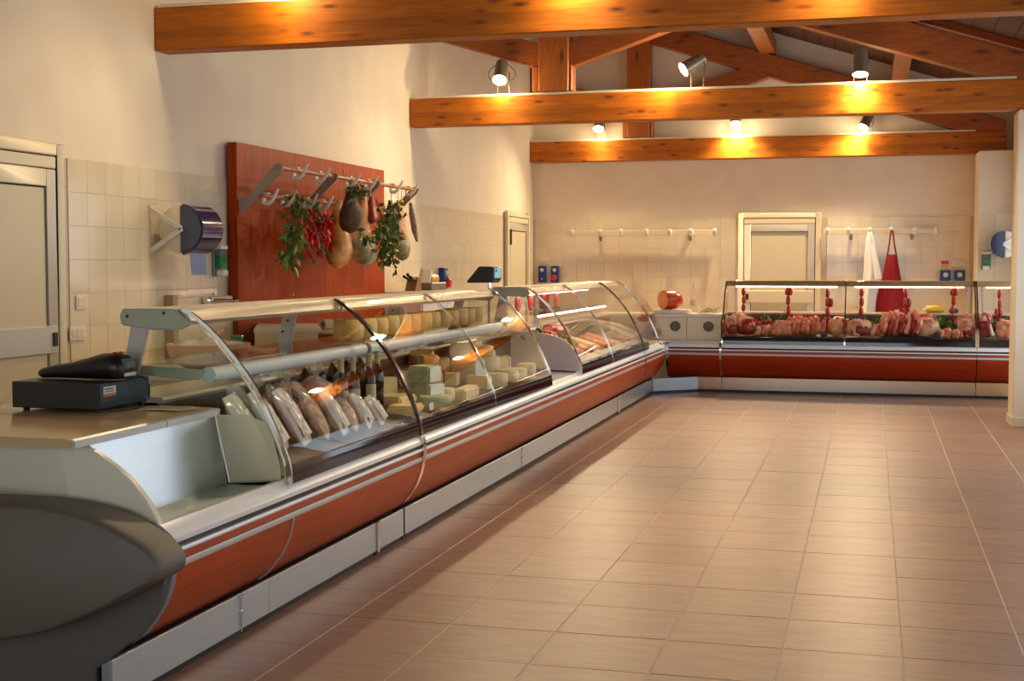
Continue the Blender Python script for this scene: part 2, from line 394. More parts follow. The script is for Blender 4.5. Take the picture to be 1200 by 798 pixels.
for k, (p, q, z0, z1) in enumerate(OPR):
    w = build('window_%d' % (k+1), MB().box(XR+.09, XR+.13, p, q, z0, z0+.06).box(XR+.09, XR+.13, p, q, z1-.06, z1).box(XR+.09, XR+.13, p, p+.06, z0, z1)
              .box(XR+.09, XR+.13, q-.06, q, z0, z1).box(XR+.09, XR+.13, (p+q)/2-.03, (p+q)/2+.03, z0, z1), DOORGREY); tag(w, kind='structure')
    build('pane', bx(XR+.105, XR+.111, p+.05, q-.05, z0+.05, z1-.05), GLASS, w)
w = tag(build('window_4', MB().box(-3.8, .95, YF-.13, YF-.09, .25, .32).box(-3.8, .95, YF-.13, YF-.09, 2.68, 2.75).box(-3.8, -3.73, YF-.13, YF-.09, .25, 2.75)
              .box(.88, .95, YF-.13, YF-.09, .25, 2.75).box(-1.46, -1.39, YF-.13, YF-.09, .25, 2.75), DOORGREY), kind='structure')
build('pane', bx(-3.75, .9, YF-.113, YF-.107, .3, 2.7), GLASS, w)
# ceiling: planks on common rafters, both slopes
ceil = tag(build('ceiling', MB().prism([(-3.08, zroof(-3.08)+.03), (XR+.2, zroof(XR+.2)+.03), (XR+.2, zroof(XR+.2)+.15), (-3.08, zroof(-3.08)+.15)], YF-.2, YB+.2, XZ)
           .prism([(-3.08, zroof(-3.08)+.03), (XL-.2, zroof(XL-.2)+.03), (XL-.2, zroof(XL-.2)+.15), (-3.08, zroof(-3.08)+.15)], YF-.2, YB+.2, XZ), PLASTER), kind='structure')
x = -3.08
while x < XR:
    x1 = min(x+.2, XR); build('plank', MB().prism([(x+.003, zroof(x+.003)), (x1-.003, zroof(x1-.003)), (x1-.003, zroof(x1-.003)+.025), (x+.003, zroof(x+.003)+.025)], YF, YB-.01, XZ), ROOFW, ceil); x += .2
x = -3.08
while x > XL:
    x1 = max(x-.2, XL); build('plank', MB().prism([(x-.003, zroof(x-.003)), (x1+.003, zroof(x1+.003)), (x1+.003, zroof(x1+.003)+.025), (x-.003, zroof(x-.003)+.025)], YF, YB-.01, XZ), ROOFW, ceil); x -= .2
for yy in [1.4, 4.4, 6.4, 9.3, 10.5, 11.7, 14.2, 15.4, 16.6]:
    m = MB().prism([(-3.0, zroof(-3.0)-.075), (XR-.01, zroof(XR-.01)-.075), (XR-.01, zroof(XR-.01)), (-3.0, zroof(-3.0))], yy, yy+.08, XZ)
    build('common_rafter', m, RAFTW, ceil)
# purlins
for px, hw, nm, lb in [(-1.37, .1, 'purlin', 'upper purlin running along the roof above the middle row of spotlights'),
                       (.30, .09, 'purlin', 'lower purlin running along the roof towards the right wall'),
                       (-3.08, .09, 'ridge_beam', 'ridge beam running along the top of the roof')]:
    zb = 3.155+.32*(1.17-px)+.3+.0; zt = zroof(px)-.112
    solo(nm, bx(px-hw, px+hw, 0, YB-.02, zb, zt), wood('purlin_wood_%d' % int(px*10+90), srgb(176, 104, 44), srgb(140, 74, 26), (14, 1, 14), 4, .45, (9, 2.2, 9), srgb(70, 28, 8)), lb, 'beam', (px, 9, zb), bevel=.006)
# trusses
def truss(y, lb):
    t = thing('roof_truss', lb, 'roof truss', (-1.67, y, 2.9)); y1 = y+.18
    build('tie_beam', bx(XL+.002, 1.62, y, y1, 2.9, 3.18), BEAMW, t, bevel=.008)
    lo = lambda x: 3.155+.32*(1.17-x)
    build('rafter', MB().prism([(-3.08, lo(-3.08)), (1.092, 3.18), (1.6, 3.18), (1.62, lo(1.62)+.3), (-3.08, lo(-3.08)+.3)], y+.005, y1-.005, XZ), RAFTW, t, bevel=.006)
    lz = lambda x: lo(-3.08)-.32*(-3.08-x)
    build('rafter', MB().prism([(-3.085, lz(-3.085)), (XL+.002, lz(XL)), (XL+.002, lz(XL)+.3), (-3.085, lz(-3.085)+.3)], y+.005, y1-.005, XZ), RAFTW, t, bevel=.006)
    build('king_post', bx(-3.235, -2.925, y-.02, y1+.02, 3.205, lo(-3.08)), POSTW, t, bevel=.01)
    build('strut', MB().prism([(-2.923, 3.44), (-1.347, 3.959), (-1.732, 4.082), (-2.923, 3.69)], y+.015, y1-.015, XZ), RAFTW, t, bevel=.005)
    build('strut', MB().prism([(-3.237, 3.44), (XL+.002, 3.44+1.36*.31), (XL+.002, 3.69+1.36*.31), (-3.237, 3.69)], y+.015, y1-.015, XZ), RAFTW, t, bevel=.005)
    build('shoe', bx(-3.30, -3.236, y, y1, 3.21, 3.47), POSTW, t, bevel=.01)
    build('shoe', bx(-2.924, -2.89, y, y1, 3.21, 3.47), POSTW, t, bevel=.01)
    tag(build('cable_tray', bx(XL+.05, 1.25, y+.004, y+.05, 3.181, 3.203), CREAM, t), 'pale cable tray along the top of the tie beam')
    return t
TR = [(7.97, 'nearest roof truss, its big tie beam crossing the top of the picture'), (13.0, 'middle roof truss with king post and struts over the cold counter'),
      (17.98, 'farthest roof truss, its tie beam close to the back wall')]
for y, lb in TR: truss(y, lb)
# pillars
def pillar(x0, x1, y0, y1, z, lb, base=True):
    t = thing('pillar', lb, 'pillar', ((x0+x1)/2, (y0+y1)/2, 0))
    build('shaft', bx(x0, x1, y0, y1, 0, z), PLASTER, t, bevel=.01)
    if base: build('skirting', bx(x0-.012, x1, y0-.012, y1+.012, 0, .085), CREAM, t, bevel=.003)
    return t
pillar(1.27, XR-.001, 12.97, 13.4, 2.898, 'plastered pillar with pale skirting at the right edge, under the middle truss')
pillar(1.262, XR-.001, 17.5, YB-.014, 2.898, 'plastered wall pillar with towel dispenser on it, in the far right corner')
build_t = thing('tiling', 'cream tiling on the far right pillar below the towel dispenser', 'tiling', (1.5, 17.49, 0))
for i in range(6):
    for j in range(2):
        build('tile', bx(1.264+.2*j+.001, 1.264+.2*j+.199, 17.491, 17.4995, 2.12-.2*i-.199, 2.12-.2*i-.001), WTILE, build_t, bevel=.001)
# doors
def door(nm, plane, a0, a1, top, fn, rail=True, lock=True, stile=.09):
    """fn(out, a, z): out = distance from the wall"""
    B = lambda m, o0, o1, p, q, z0, z1: m.prism([(p, z0), (q, z0), (q, z1), (p, z1)], o0, o1, fn)
    m = MB(); B(m, .002, .05, a0, a0+.07, 0, top); B(m, .002, .05, a1-.07, a1, 0, top); B(m, .002, .05, a0+.07, a1-.07, top-.07, top)
    d = tag(build(nm, m, CREAM, bevel=.006), kind='structure')
    m = MB(); B(m, .002, .022, a0+.07, a1-.07, 0, top-.07); build('gap', m, GAPD, d)
    m = MB(); B(m, .02, .045, a0+.08, a0+.08+stile, 0.01, top-.15); B(m, .02, .045, a1-.08-stile, a1-.08, .01, top-.15)
    B(m, .02, .045, a0+.08+stile, a1-.08-stile, top-.15-.1, top-.15); B(m, .02, .045, a0+.08+stile, a1-.08-stile, .01, .15)
    build('leaf_frame', m, DOORGREY, d, bevel=.004)
    m = MB(); B(m, .02, .047, a0+.08, a1-.08, top-.145, top-.078); build('head_panel', m, CREAM, d, bevel=.004)
    m = MB(); B(m, .022, .034, a0+.08+stile+.008, a1-.08-stile-.008, .158, top-.258); build('leaf_panel', m, CREAMD, d, bevel=.002)
    if rail:
        m = MB(); B(m, .03, .052, a0+.09, a1-.09, .98, 1.14); build('rail', m, ALUL if plane == 'L' else CREAM, d, bevel=.004)
        if lock:
            m = MB(); e = a1-.13 if plane == 'L' else a0+.13
            B(m, .052, .062, e-.02, e+.02, 1.02, 1.1); build('lock', m, BLACKP, d, bevel=.003)
    return d
FL = lambda o, a, z: Vector((XL+.012+o, a, z))
FB = lambda o, a, z: Vector((a, YB-.012-o, z))
door('door_1', 'L', 5.86, 6.835, 2.185, FL)
door('door_2', 'B', -1.745, -.655, 2.18, FB)
d3 = door('door_3', 'L', 16.62, 17.76, 2.185, FL)
build('hinge_plate', MB().box(XL+.06, XL+.075, 16.74, 16.78, 1.75, 1.95), BLACKP, d3, bevel=.003)

# ================================================================ SPOTLIGHTS ON THE BEAMS
def spot_lamp(loc, d, cables, label, group='spotlights standing on the tie beams'):
    """loc: bulb face centre; d: pointing direction; the legs stand on the beam"""
    d = Vector(d).normalized(); loc = Vector(loc); yb = [y for y, _ in TR if abs(y-loc.y) < .3][0]
    base = Vector((loc.x-d.x*.14, yb+.09, 3.181)); t = thing('beam_spotlight', label, 'spotlight', base, group)
    back = loc-d*.21; q = d.to_track_quat('Z', 'Y').to_matrix().to_4x4()
    m = MB().lathe([(.045, -.23), (.06, -.22), (.064, -.16), (.066, -.02), (.073, -.005), (.075, .014), (.068, .014), (.066, -.012)], loc, 18, q)
    build('housing', m, LAMPB, t)
    build('lens', MB().lathe([(.001, -.006), (.06, -.006), (.064, .003), (.04, .011), (.001, .013)], loc, 16, q), BULB, t)
    m = MB(); mid = loc-d*.12
    for s in (-1, 1):
        m.box(base.x+s*.06-.004, base.x+s*.06+.004, base.y-.014, base.y+.014, 3.182, mid.z)
        m.box(base.x+s*.06-.03, base.x+s*.06+.03, base.y-.02, base.y+.02, 3.182, 3.19)
    build('bracket', m, LAMPB, t, bevel=.002)
    side = d.cross(Vector((0, 0, 1))); side = Vector((1, 0, 0)) if side.length < .2 else side.normalized()
    for s in ((-1, 1) if cables else (-1,)):
        r = .12 if cables else .05
        pts = [back+side*s*(.02+r*math.sin(a*math.pi))*1.0+Vector((0, 0, .02-(a)*(back.z-3.2)*.8)) for a in [k/8 for k in range(9)]]
        build('cable', MB().tube(pts, .004, 6), CABLE, t)
    l = bpy.data.lights.new('spot_light', 'SPOT'); l.energy = SPOT_POWER[yb]*(.6 if loc.x < -3 and yb > 9 else 1); l.color = SPOT_COL; l.spot_size = R(135); l.spot_blend = .8; l.shadow_soft_size = .05
    o = bpy.data.objects.new('spot_light', l); COL.objects.link(o); o.location = loc+d*.03-Vector(base); o.parent = t
    o.rotation_euler = (-d).to_track_quat('Z', 'Y').to_euler()
    l = bpy.data.lights.new('lens_spill', 'POINT'); l.energy = SPOT_POWER[yb]*{7.97: .16, 13.0: .11, 17.98: .035}[yb]; l.color = SPOT_COL; l.shadow_soft_size = .06
    o = bpy.data.objects.new('lens_spill', l); COL.objects.link(o); o.location = loc+d*.075-Vector(base); o.parent = t
    return t
for (y, lb) in TR:
    nm = {7.97: 'nearest', 13.0: 'middle', 17.98: 'farthest'}[y]
    spot_lamp((-3.61, y-.09, 3.335), (.06, -.6, -.8), y == 13.0, 'left spotlight on the %s tie beam%s' % (nm, ', with two looping cables' if y == 13 else ''))
    spot_lamp((-1.77, y-.07, 3.37), (-.72, -.42, -.5) if y == 13 else (.05, -.3, -.9), False, 'middle spotlight on the %s tie beam%s' % (nm, ', turned to the left' if y == 13 else ''))
    spot_lamp((-.13, y-.06, 3.27), (0, -.28, -.95) if y == 13 else (-.35, -.45, -.8), False, 'right spotlight on the %s tie beam' % nm)

# ================================================================ COUNTER
FS = lambda a, s, z: Vector((-2.31+s, a, z))        # side run: front towards +x
FE = lambda a, s, z: Vector((a, 15.5-s, z))         # back run: front towards -y
PANEL = [(0, .437), (-.004, .405), (-.016, .362), (-.034, .318), (-.058, .278), (-.09, .236), (-.12, .2), (-.16, .172)]
GP = [(-.008, .575), (-.01, .63), (-.02, .68), (-.045, .745), (-.08, .822), (-.12, .9), (-.163, .977), (-.215, 1.05), (-.268, 1.114), (-.32, 1.172), (-.375, 1.224), (-.43, 1.268), (-.475, 1.296), (-.50, 1.304)]
def gpart(z0, z1):
    out = []
    def at(z):
        for (s0, a), (s1, b) in zip(GP, GP[1:]):
            if a <= z <= b: return s0+(s1-s0)*(z-a)/(b-a)
        return GP[-1][0]
    zs = [z0]+[z for _, z in GP if z0+.004 < z < z1-.004]+[z1]
    return [(at(z), z) for z in zs]
def offs(prof, d):
    out = []
    for i, (s, z) in enumerate(prof):
        a = prof[max(i-1, 0)]; b = prof[min(i+1, len(prof)-1)]; t = Vector((b[0]-a[0], b[1]-a[1])).normalized()
        out.append((s+t.y*d, z-t.x*d))
    return out
def band(prof, d0, d1): return offs(prof, d1)+offs(prof, d0)[::-1]
def front(F, p, a0, a1, wd):
    """lower front: cherry panel, bumper stripes, white lip"""
    build('wood_panel', MB().prism(band(PANEL[::-1], -.016, 0), a0+.002, a1-.002, F), wd, p)
    build('silver_strip', MB().prism([(-.01, .437), (.004, .439), (.007, .448), (.004, .463), (-.01, .464)], a0, a1, F), ALUL, p)
    build('wood_strip', MB().prism([(-.012, .465), (-.001, .465), (-.001, .491), (-.012, .491)], a0, a1, F), wd, p)
    build('white_strip', MB().prism([(-.012, .492), (.005, .493), (.008, .5), (.005, .508), (-.012, .508)], a0, a1, F), WHITEM, p)
    build('dark_groove', MB().prism([(-.02, .509), (-.006, .509), (-.006, .527), (-.02, .527)], a0, a1, F), BLACKM, p)
    build('front_lip', MB().prism([(-.02, .528), (0, .528), (.002, .545), (-.004, .556), (-.05, .592), (-.07, .592), (-.07, .528)], a0, a1, F), WHITEM, p)
    build('carcass', MB().prism([(-.17, .176), (-.075, .27), (-.03, .43), (-.03, .527), (-.3, .55), (-.85, .55), (-.85, .1), (-.17, .1)], a0, a1, F), PLINTH, p)
def kick(F, p, a0, a1, joints=()):
    cuts = [a0]+list(joints)+[a1]
    for c0, c1 in zip(cuts, cuts[1:]): build('kick_plate', MB().prism([(-.125, .03), (-.11, .03), (-.11, .175), (-.125, .175)], c0+.001, c1-.001, F), STEELH if F is FS else STEELK, p, bevel=.001)
    for q in list(joints):
        if F is FS: build('joint_rod', MB().tube([F(q-.004, -.107, .02), F(q-.004, -.107, .17)], .004, 6).lathe([(.008, -.008), (.009, .008)], F(q-.004, -.107, .1), 8).lathe([(.008, -.008), (.009, .008)], F(q-.004, -.107, .165), 8), CHROME, p)
    build('plinth', MB().prism([(-.16, .0), (-.126, .0), (-.126, .1), (-.16, .1)], a0, a1, F), PLINTH, p)
def seam(F, p, a, w, mat=CHROME, full=True, nm='joint_strip'):
    pr = PANEL[::-1]+[(.008, .44), (.01, .5), (.004, .55), (-.006, .58)] if full else PANEL[::-1]
    build(nm, MB().prism(band(pr, 0, .007), a-w/2, a+w/2, F), mat, p)
def well(F, p, a0, a1, ztop=.9):
    build('well_floor', MB().prism([(-.07, .605), (-.62, .725), (-.62, .70), (-.07, .58)], a0, a1, F), WELL, p)
    build('well_back', MB().prism([(-.62, .70), (-.605, .70), (-.615, ztop), (-.63, ztop)], a0, a1, F), WELLB, p)
    build('worktop', MB().prism([(-.60, ztop), (-.9, ztop), (-.9, ztop+.025), (-.605, ztop+.025), (-.597, ztop+.012)], a0, a1, F), WORKTOP, p)
    build('rear_panel', MB().prism([(-.86, .04), (-.88, .04), (-.88, ztop), (-.86, ztop)], a0, a1, F), WHITEM, p)
RAIL = [(-.785, 1.25), (-.78, 1.3), (-.5, 1.302), (-.482, 1.288), (-.462, 1.252), (-.474, 1.236), (-.7, 1.24)]
def pane(F, p, a0, a1, z0=.66, z1=1.302, mat=None): build('front_glass', MB().prism(band(gpart(z0, z1), -.006, 0), a0, a1, F), mat or GLASS, p, smooth=50)
def glassband(F, p, a0, a1): build('glass_skirt', MB().prism(band(gpart(.578, .655), -.007, .001), a0, a1, F), DARKG, p)
def mullion(F, p, a, w, mat, nm='glass_strip', z0=.578): build(nm, MB().prism(band(gpart(z0, 1.303), -.012, .004), a-w/2, a+w/2, F), mat, p, smooth=50)
def support(F, p, a, z0=.91):
    build('support_post', MB().prism([(-.81, z0), (-.74, z0), (-.665, 1.238), (-.74, 1.238)], a-.012, a+.012, F), ALUL, p, bevel=.003)
    for q in (1.19, 1.13): build('bolt', MB().lathe([(.007, -.003), (.007, .003)], F(a-.0135, -.715-.03*(1.19-q)/.06*1.0, q), 8, Matrix.Rotation(R(90), 4, 'X')), BLACKP, p)
def shelf(F, p, a0, a1, lit=False, tube=True):
    build('glass_shelf', MB().prism([(-.75, 1.062), (-.40, 1.062), (-.40, 1.070), (-.75, 1.070)], a0, a1, F), SHELFG, p)
    if tube:
        c = F(0, -.405, 1.022)
        n = 14; poly = [(-.405+.034*math.cos(2*math.pi*k/n), 1.022+.034*math.sin(2*math.pi*k/n)) for k in range(n)]
        build('shelf_lamp', MB().prism(poly, a0+.03, a1-.01, F), TUBE, p)
        build('lamp_collar', MB().prism([(-.405+(q-1.022)*.0+.036*math.cos(2*math.pi*k/n), 1.022+.036*math.sin(2*math.pi*k/n)) for k in range(n) for q in (1.022,)], a1-.02, a1, F), BLACKP, p)
        build('shelf_arm', MB().prism([(-.76, 1.02), (-.44, 1.0), (-.42, 1.045), (-.76, 1.06)], a0, a0+.02, F), GGREEN, p, bevel=.004)
    if lit:
        build('lit_lamp', MB().prism([(-.41, 1.045), (-.39, 1.045), (-.39, 1.059), (-.41, 1.059)], a0+.05, a1-.08, F), LITPINK, p)
def endglass(F, p, a, mat=None):
    g = offs(gpart(.6, 1.27), -.012)
    build('end_glass', MB().prism([(-.6, .73), (-.6, .9)]+[(-.72, 1.2)]+g[::-1], a, a+.006, F), mat or GLASSG, p)

# --- A: open service counter with grey end cap
A = thing('service_counter', 'open service counter with grey rounded end and steel trough, nearest the camera', 'counter', (-2.8, 4.5, 0))
front(FS, A, 4.08, 5.06, CASEW); kick(FS, A, 3.86, 5.06, (4.80,))
build('trough_floor', MB().prism([(-.05, .575), (-.29, .57), (-.29, .545), (-.05, .55)], 4.12, 5.05, FS), STEELH, A)
build('trough_back', MB().prism([(-.288, .57), (-.345, .858), (-.358, .858), (-.30, .57)], 4.12, 5.05, FS), STEEL, A)
for a0, a1 in ((4.0, 4.617), (4.623, 5.058)):
    build('worktop', MB().prism([(-.338, .858), (-.338, .884), (-.36, .89), (-1.28, .89), (-1.28, .858)], a0, a1, FS), TAN, A)
    build('worktop_edge', MB().prism([(-.337, .856), (-.325, .858), (-.325, .884), (-.337, .8895)], a0, a1, FS), ALUL, A)
build('rear_panel', MB().prism([(-1.2, .04), (-1.22, .04), (-1.22, .857), (-1.2, .857)], 4.1, 5.06, FS), WHITEM, A)
# beige side: right facet in front, left facet angled back
OUT = [(-.45, .877), (-.41, .874), (-.348, .856), (-.293, .834), (-.22, .788), (-.157, .739), (-.10, .675), (-.06, .61), (-.046, .56), (-.03, .44), (-.2, .2), (-.34, .3)]
build('end_panel', MB().prism(OUT, 4.078, 4.112, FS), BEIGEP, A, bevel=.004)
v = [(-2.76, 4.08, .877), (-3.3, 4.22, .884), (-3.3, 4.22, .3), (-2.62, 4.08, .3), (-2.76, 4.11, .877), (-3.3, 4.26, .884), (-3.3, 4.26, .3), (-2.62, 4.11, .3)]
build('end_panel', MB().add(v, [(0, 1, 2, 3), (4, 7, 6, 5), (0, 4, 5, 1), (1, 5, 6, 2), (2, 6, 7, 3), (3, 7, 4, 0)]), BEIGEP, A, bevel=.006)
ELL = [(-1.2, .655), (-.95, .672), (-.70, .682), (-.5, .684), (-.36, .682), (-.24, .668), (-.14, .645), (-.06, .608), (0.02, .57), (.062, .53), (.078, .495), (.07, .462), (.04, .44),
       (0, .42), (-.08, .378), (-.17, .33), (-.27, .285), (-.37, .245), (-.47, .22), (-.57, .203), (-.7, .192), (-.9, .187), (-1.2, .2)]
def smoothpoly(p, it=2):
    for _ in range(it):
        q = []
        for k in range(len(p)):
            a, b = p[k], p[(k+1) % len(p)]
            q += [(a[0]*.75+b[0]*.25, a[1]*.75+b[1]*.25), (a[0]*.25+b[0]*.75, a[1]*.25+b[1]*.75)]
        p = q
    return p
EL2 = smoothpoly(ELL); rings = []; cen = (-.5, .45)
for yy, k in ((4.03, .985), (4.03, 1), (3.93, 1), (3.89, .993), (3.868, .978), (3.855, .955), (3.848, .92)): rings.append([FS(yy, cen[0]+(a-cen[0])*(1-(1-k)*.55), cen[1]+(b-cen[1])*k) for a, b in EL2])
m = MB(); n = len(EL2); vs = [v for r_ in rings for v in r_]
m.add(vs, [(i*n+j, i*n+(j+1) % n, (i+1)*n+(j+1) % n, (i+1)*n+j) for i in range(len(rings)-1) for j in range(n)]+[tuple(range(n)), tuple(range(len(rings)*n-1, (len(rings)-1)*n-1, -1))])
build('grey_bumper', m, GREYP, A, smooth=50)
LOW = [(-.004, .435), (-.016, .362), (-.034, .318), (-.058, .278), (-.09, .236), (-.12, .2), (-.16, .172), (-.22, .12), (-.285, .08), (-.285, .0), (-1.2, 0), (-1.2, .4), (-.3, .5)]
build('lower_end_panel', MB().prism(LOW, 4.04, 4.07, FS), GREYS, A, bevel=.006)
build('edge_trim', MB().prism(band(PANEL[::-1]+[(.0, .455)], -.012, .003), 4.068, 4.1, FS), GREYT, A)
build('kick_end', MB().prism([(-.135, 0), (-.108, 0), (-.108, .178), (-.135, .165)], 3.84, 3.86, FS), GREYT, A)
seam(FS, A, 5.06, .006, ALUL, False)

# --- B: dry goods case 5.06 - 6.72
Bc = thing('display_case', 'glass display case with bread bags and wine bottles, next to the open service counter', 'display case', (-2.8, 5.9, 0))
front(FS, Bc, 5.061, 6.72, CASEW); kick(FS, Bc, 5.061, 6.31); kick(FS, Bc, 6.345, 6.72)
build('kick_strip', MB().prism([(-.126, .02), (-.10, .02), (-.10, .178), (-.126, .178)], 6.312, 6.342, FS), CHROME, Bc, bevel=.002)
well(FS, Bc, 5.07, 6.72); glassband(FS, Bc, 5.075, 6.70); pane(FS, Bc, 5.07, 6.70)
build('top_rail', MB().prism(RAIL, 5.075, 6.715, FS), ALU, Bc)
mullion(FS, Bc, 5.068, .014, CHROME); build('glass_edge', MB().prism(band(gpart(.6, 1.25), -.030, -.022), 5.066, 5.074, FS), ALU, Bc, smooth=50)
build('end_bracket', MB().prism([(-.785, 1.232), (-.795, 1.27), (-.78, 1.302), (-.53, 1.303), (-.455, 1.24), (-.50, 1.215), (-.64, 1.212)], 5.055, 5.074, FS), GGREEN, Bc, bevel=.005)
for s_, z_ in ((-.755, 1.27), (-.58, 1.285)): build('bolt', MB().lathe([(.007, -.004), (.007, .003)], FS(5.054, s_, z_), 8, Matrix.Rotation(R(90), 4, 'X')), BLACKP, Bc)
build('end_glass', MB().prism([(-.64, 1.21), (-.50, 1.212), (-.462, 1.205)]+offs(gpart(.62, 1.19), -.03)[::-1]+[(-.29, .6), (-.345, .86), (-.6, .93), (-.71, .93)], 5.07, 5.074, FS), GLASSG, Bc)
build('end_partition', MB().prism([(-.05, .592), (-.285, .572), (-.35, .86), (-.20, .862), (-.12, .835), (-.085, .77), (-.055, .66)], 5.052, 5.058, FS), PLEXI, Bc)
build('partition_edge', MB().tube([FS(5.05, -.05, .594), FS(5.05, -.283, .575), FS(5.05, -.348, .862)], .005, 6), ALU, Bc)
build('support_post', MB().prism([(-.815, .89), (-.745, .89), (-.66, 1.235), (-.74, 1.235)], 5.058, 5.08, FS), ALUL, Bc, bevel=.003)
build('post_knob', MB().lathe([(.004, -.02), (.016, -.014), (.016, .0), (.008, .006)], FS(5.045, -.765, 1.02), 12, Matrix.Rotation(R(90), 4, 'X')), BLACKP, Bc)
support(FS, Bc, 6.60); shelf(FS, Bc, 5.08, 6.9)
# chrome and black joint between B and C
seam(FS, Bc, 6.72, .045, CHROME); mullion(FS, Bc, 6.712, .022, BLACKM); mullion(FS, Bc, 6.732, .016, CHROME, 'chrome_strip')
# --- C: cheese case 6.74 - 9.75 (+ lip on to 10.28)
Cc = thing('display_case', 'long glass display case full of cheeses, in the middle of the left run', 'display case', (-2.8, 8.3, 0))
front(FS, Cc, 6.745, 10.28, CASEW); kick(FS, Cc, 6.745, 10.28, (9.23,))
well(FS, Cc, 6.745, 9.75); glassband(FS, Cc, 6.745, 9.72); pane(FS, Cc, 6.745, 8.19); pane(FS, Cc, 8.205, 9.74)
mullion(FS, Cc, 8.197, .012, CHROME); mullion(FS, Cc, 9.745, .016, CHROME)
build('top_rail', MB().prism(RAIL, 6.745, 9.73, FS), ALU, Cc)
build('end_bracket', MB().prism([(-.785, 1.232), (-.795, 1.27), (-.78, 1.302), (-.53, 1.303), (-.455, 1.24), (-.50, 1.215)], 9.732, 9.752, FS), GGREEN, Cc, bevel=.005)
endglass(FS, Cc, 9.742); support(FS, Cc, 8.23); support(FS, Cc, 9.66); shelf(FS, Cc, 6.91, 9.7)
build('divider_deck', MB().prism([(-.07, .592), (-.6, .61), (-.6, .585), (-.07, .567)], 9.755, 10.28, FS), WHITEM, Cc)
build('worktop', MB().prism([(-.60, .9), (-.9, .9), (-.9, .925), (-.6, .925)], 9.755, 10.28, FS), WORKTOP, Cc)
# --- D: cold cuts case 10.28 - 13.95
Dc = thing('display_case', 'lit glass display case with cold cuts and sausages, beyond the cheese case', 'display case', (-2.8, 12.2, 0))
front(FS, Dc, 10.282, 13.94, CASEW); kick(FS, Dc, 10.282, 13.0); kick(FS, Dc, 13.05, 13.94)
build('kick_strip', MB().prism([(-.126, .02), (-.095, .02), (-.095, .178), (-.126, .178)], 13.003, 13.047, FS), CHROME, Dc, bevel=.002)
build('divider_deck', MB().prism([(-.07, .592), (-.6, .61), (-.6, .585), (-.07, .567)], 10.282, 10.82, FS), WHITEM, Dc)
build('end_panel', MB().prism([(-.02, .6), (-.03, .68), (-.06, .75), (-.10, .81), (-.15, .855), (-.2, .88), (-.28, .905), (-.42, .92), (-.62, .93), (-.62, .62)], 10.822, 10.842, FS), M('pinkish_steel', srgb(226, 208, 204), .35, .1), Dc)
build('end_glass', MB().prism([(-.62, .935), (-.42, .925), (-.28, .91), (-.15, .86), (-.06, .755)]+offs(gpart(.76, 1.2), -.012)+[(-.72, 1.2)], 10.83, 10.836, FS), GLASS, Dc)
build('worktop', MB().prism([(-.60, .9), (-.9, .9), (-.9, .925), (-.6, .925)], 10.282, 10.82, FS), WORKTOP, Dc)
well(FS, Dc, 10.845, 13.94); glassband(FS, Dc, 10.845, 13.93); pane(FS, Dc, 10.845, 12.2); pane(FS, Dc, 12.21, 13.92)
mullion(FS, Dc, 10.838, .022, CHROME); mullion(FS, Dc, 12.205, .01, CHROME); mullion(FS, Dc, 13.935, .026, BLACKM)
build('top_rail', MB().prism(RAIL, 10.85, 13.93, FS), ALU, Dc)
build('end_bracket', MB().prism([(-.785, 1.232), (-.795, 1.27), (-.78, 1.302), (-.53, 1.303), (-.455, 1.24), (-.50, 1.215)], 10.828, 10.848, FS), GGREEN, Dc, bevel=.005)
support(FS, Dc, 10.9); support(FS, Dc, 12.3); shelf(FS, Dc, 10.86, 13.9, lit=True, tube=False)
build('lit_lamp', MB().prism([(-.60, 1.222), (-.575, 1.222), (-.575, 1.236), (-.60, 1.236)], 10.95, 13.8, FS), LITPINK, Dc)
build('price_rail', MB().prism([(-.055, .66), (-.075, .655), (-.10, .70), (-.085, .705)], 10.87, 13.9, FS), ALUL, Dc)
seam(FS, Dc, 13.95, .04, CHROME)
# --- F: corner case
Fc = thing('display_case', 'corner display case with beige panels and two round vents, where the two runs meet', 'display case', (-2.5, 14.9, 0))
front(FS, Fc, 13.962, 15.49, CASEW); kick(FS, Fc, 13.962, 15.2)
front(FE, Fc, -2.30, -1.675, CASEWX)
build('kick_plate', MB().add([(-2.415, 15.2, .03), (-1.95, 15.61, .03), (-1.95, 15.61, .175), (-2.415, 15.2, .175), (-2.42, 15.215, .03), (-1.955, 15.625, .03), (-1.955, 15.625, .175), (-2.42, 15.215, .175)],
      [(0, 1, 2, 3), (4, 7, 6, 5), (0, 4, 5, 1), (3, 2, 6, 7), (0, 3, 7, 4), (1, 5, 6, 2)]), M('brushed_steel_dim', (.36, .38, .40, 1), .3, 1), Fc)  # copy of the kick steel, coloured darker against the window's reflection
build('plinth', MB().add([(-2.44, 15.2, 0), (-1.97, 15.63, 0), (-1.97, 15.63, .1), (-2.44, 15.2, .1), (-2.46, 15.25, 0), (-2.0, 15.7, 0), (-2.0, 15.7, .1), (-2.46, 15.25, .1)],
      [(0, 1, 2, 3), (4, 7, 6, 5), (0, 4, 5, 1), (3, 2, 6, 7), (0, 3, 7, 4), (1, 5, 6, 2)]), PLINTH, Fc)
kick(FE, Fc, -1.95, -1.675)
seam(FE, Fc, -2.30, .03, CHROME); seam(FE, Fc, -1.68, .025, CHROME)
pane(FS, Fc, 13.955, 14.95); pane(FS, Fc, 14.96, 15.42, z1=1.2); mullion(FS, Fc, 14.955, .01, CHROME, z0=.6); glassband(FS, Fc, 13.95, 14.3)
build('top_rail', MB().prism(RAIL, 13.945, 14.9, FS), ALU, Fc)
well(FS, Fc, 13.95, 15.2)
build('deck', MB().prism([(-2.31, 15.5), (-1.68, 15.5), (-1.68, 15.78), (-2.55, 15.78), (-2.6, 15.2), (-2.31, 15.2)], .585, .6, XY), STONE, Fc)
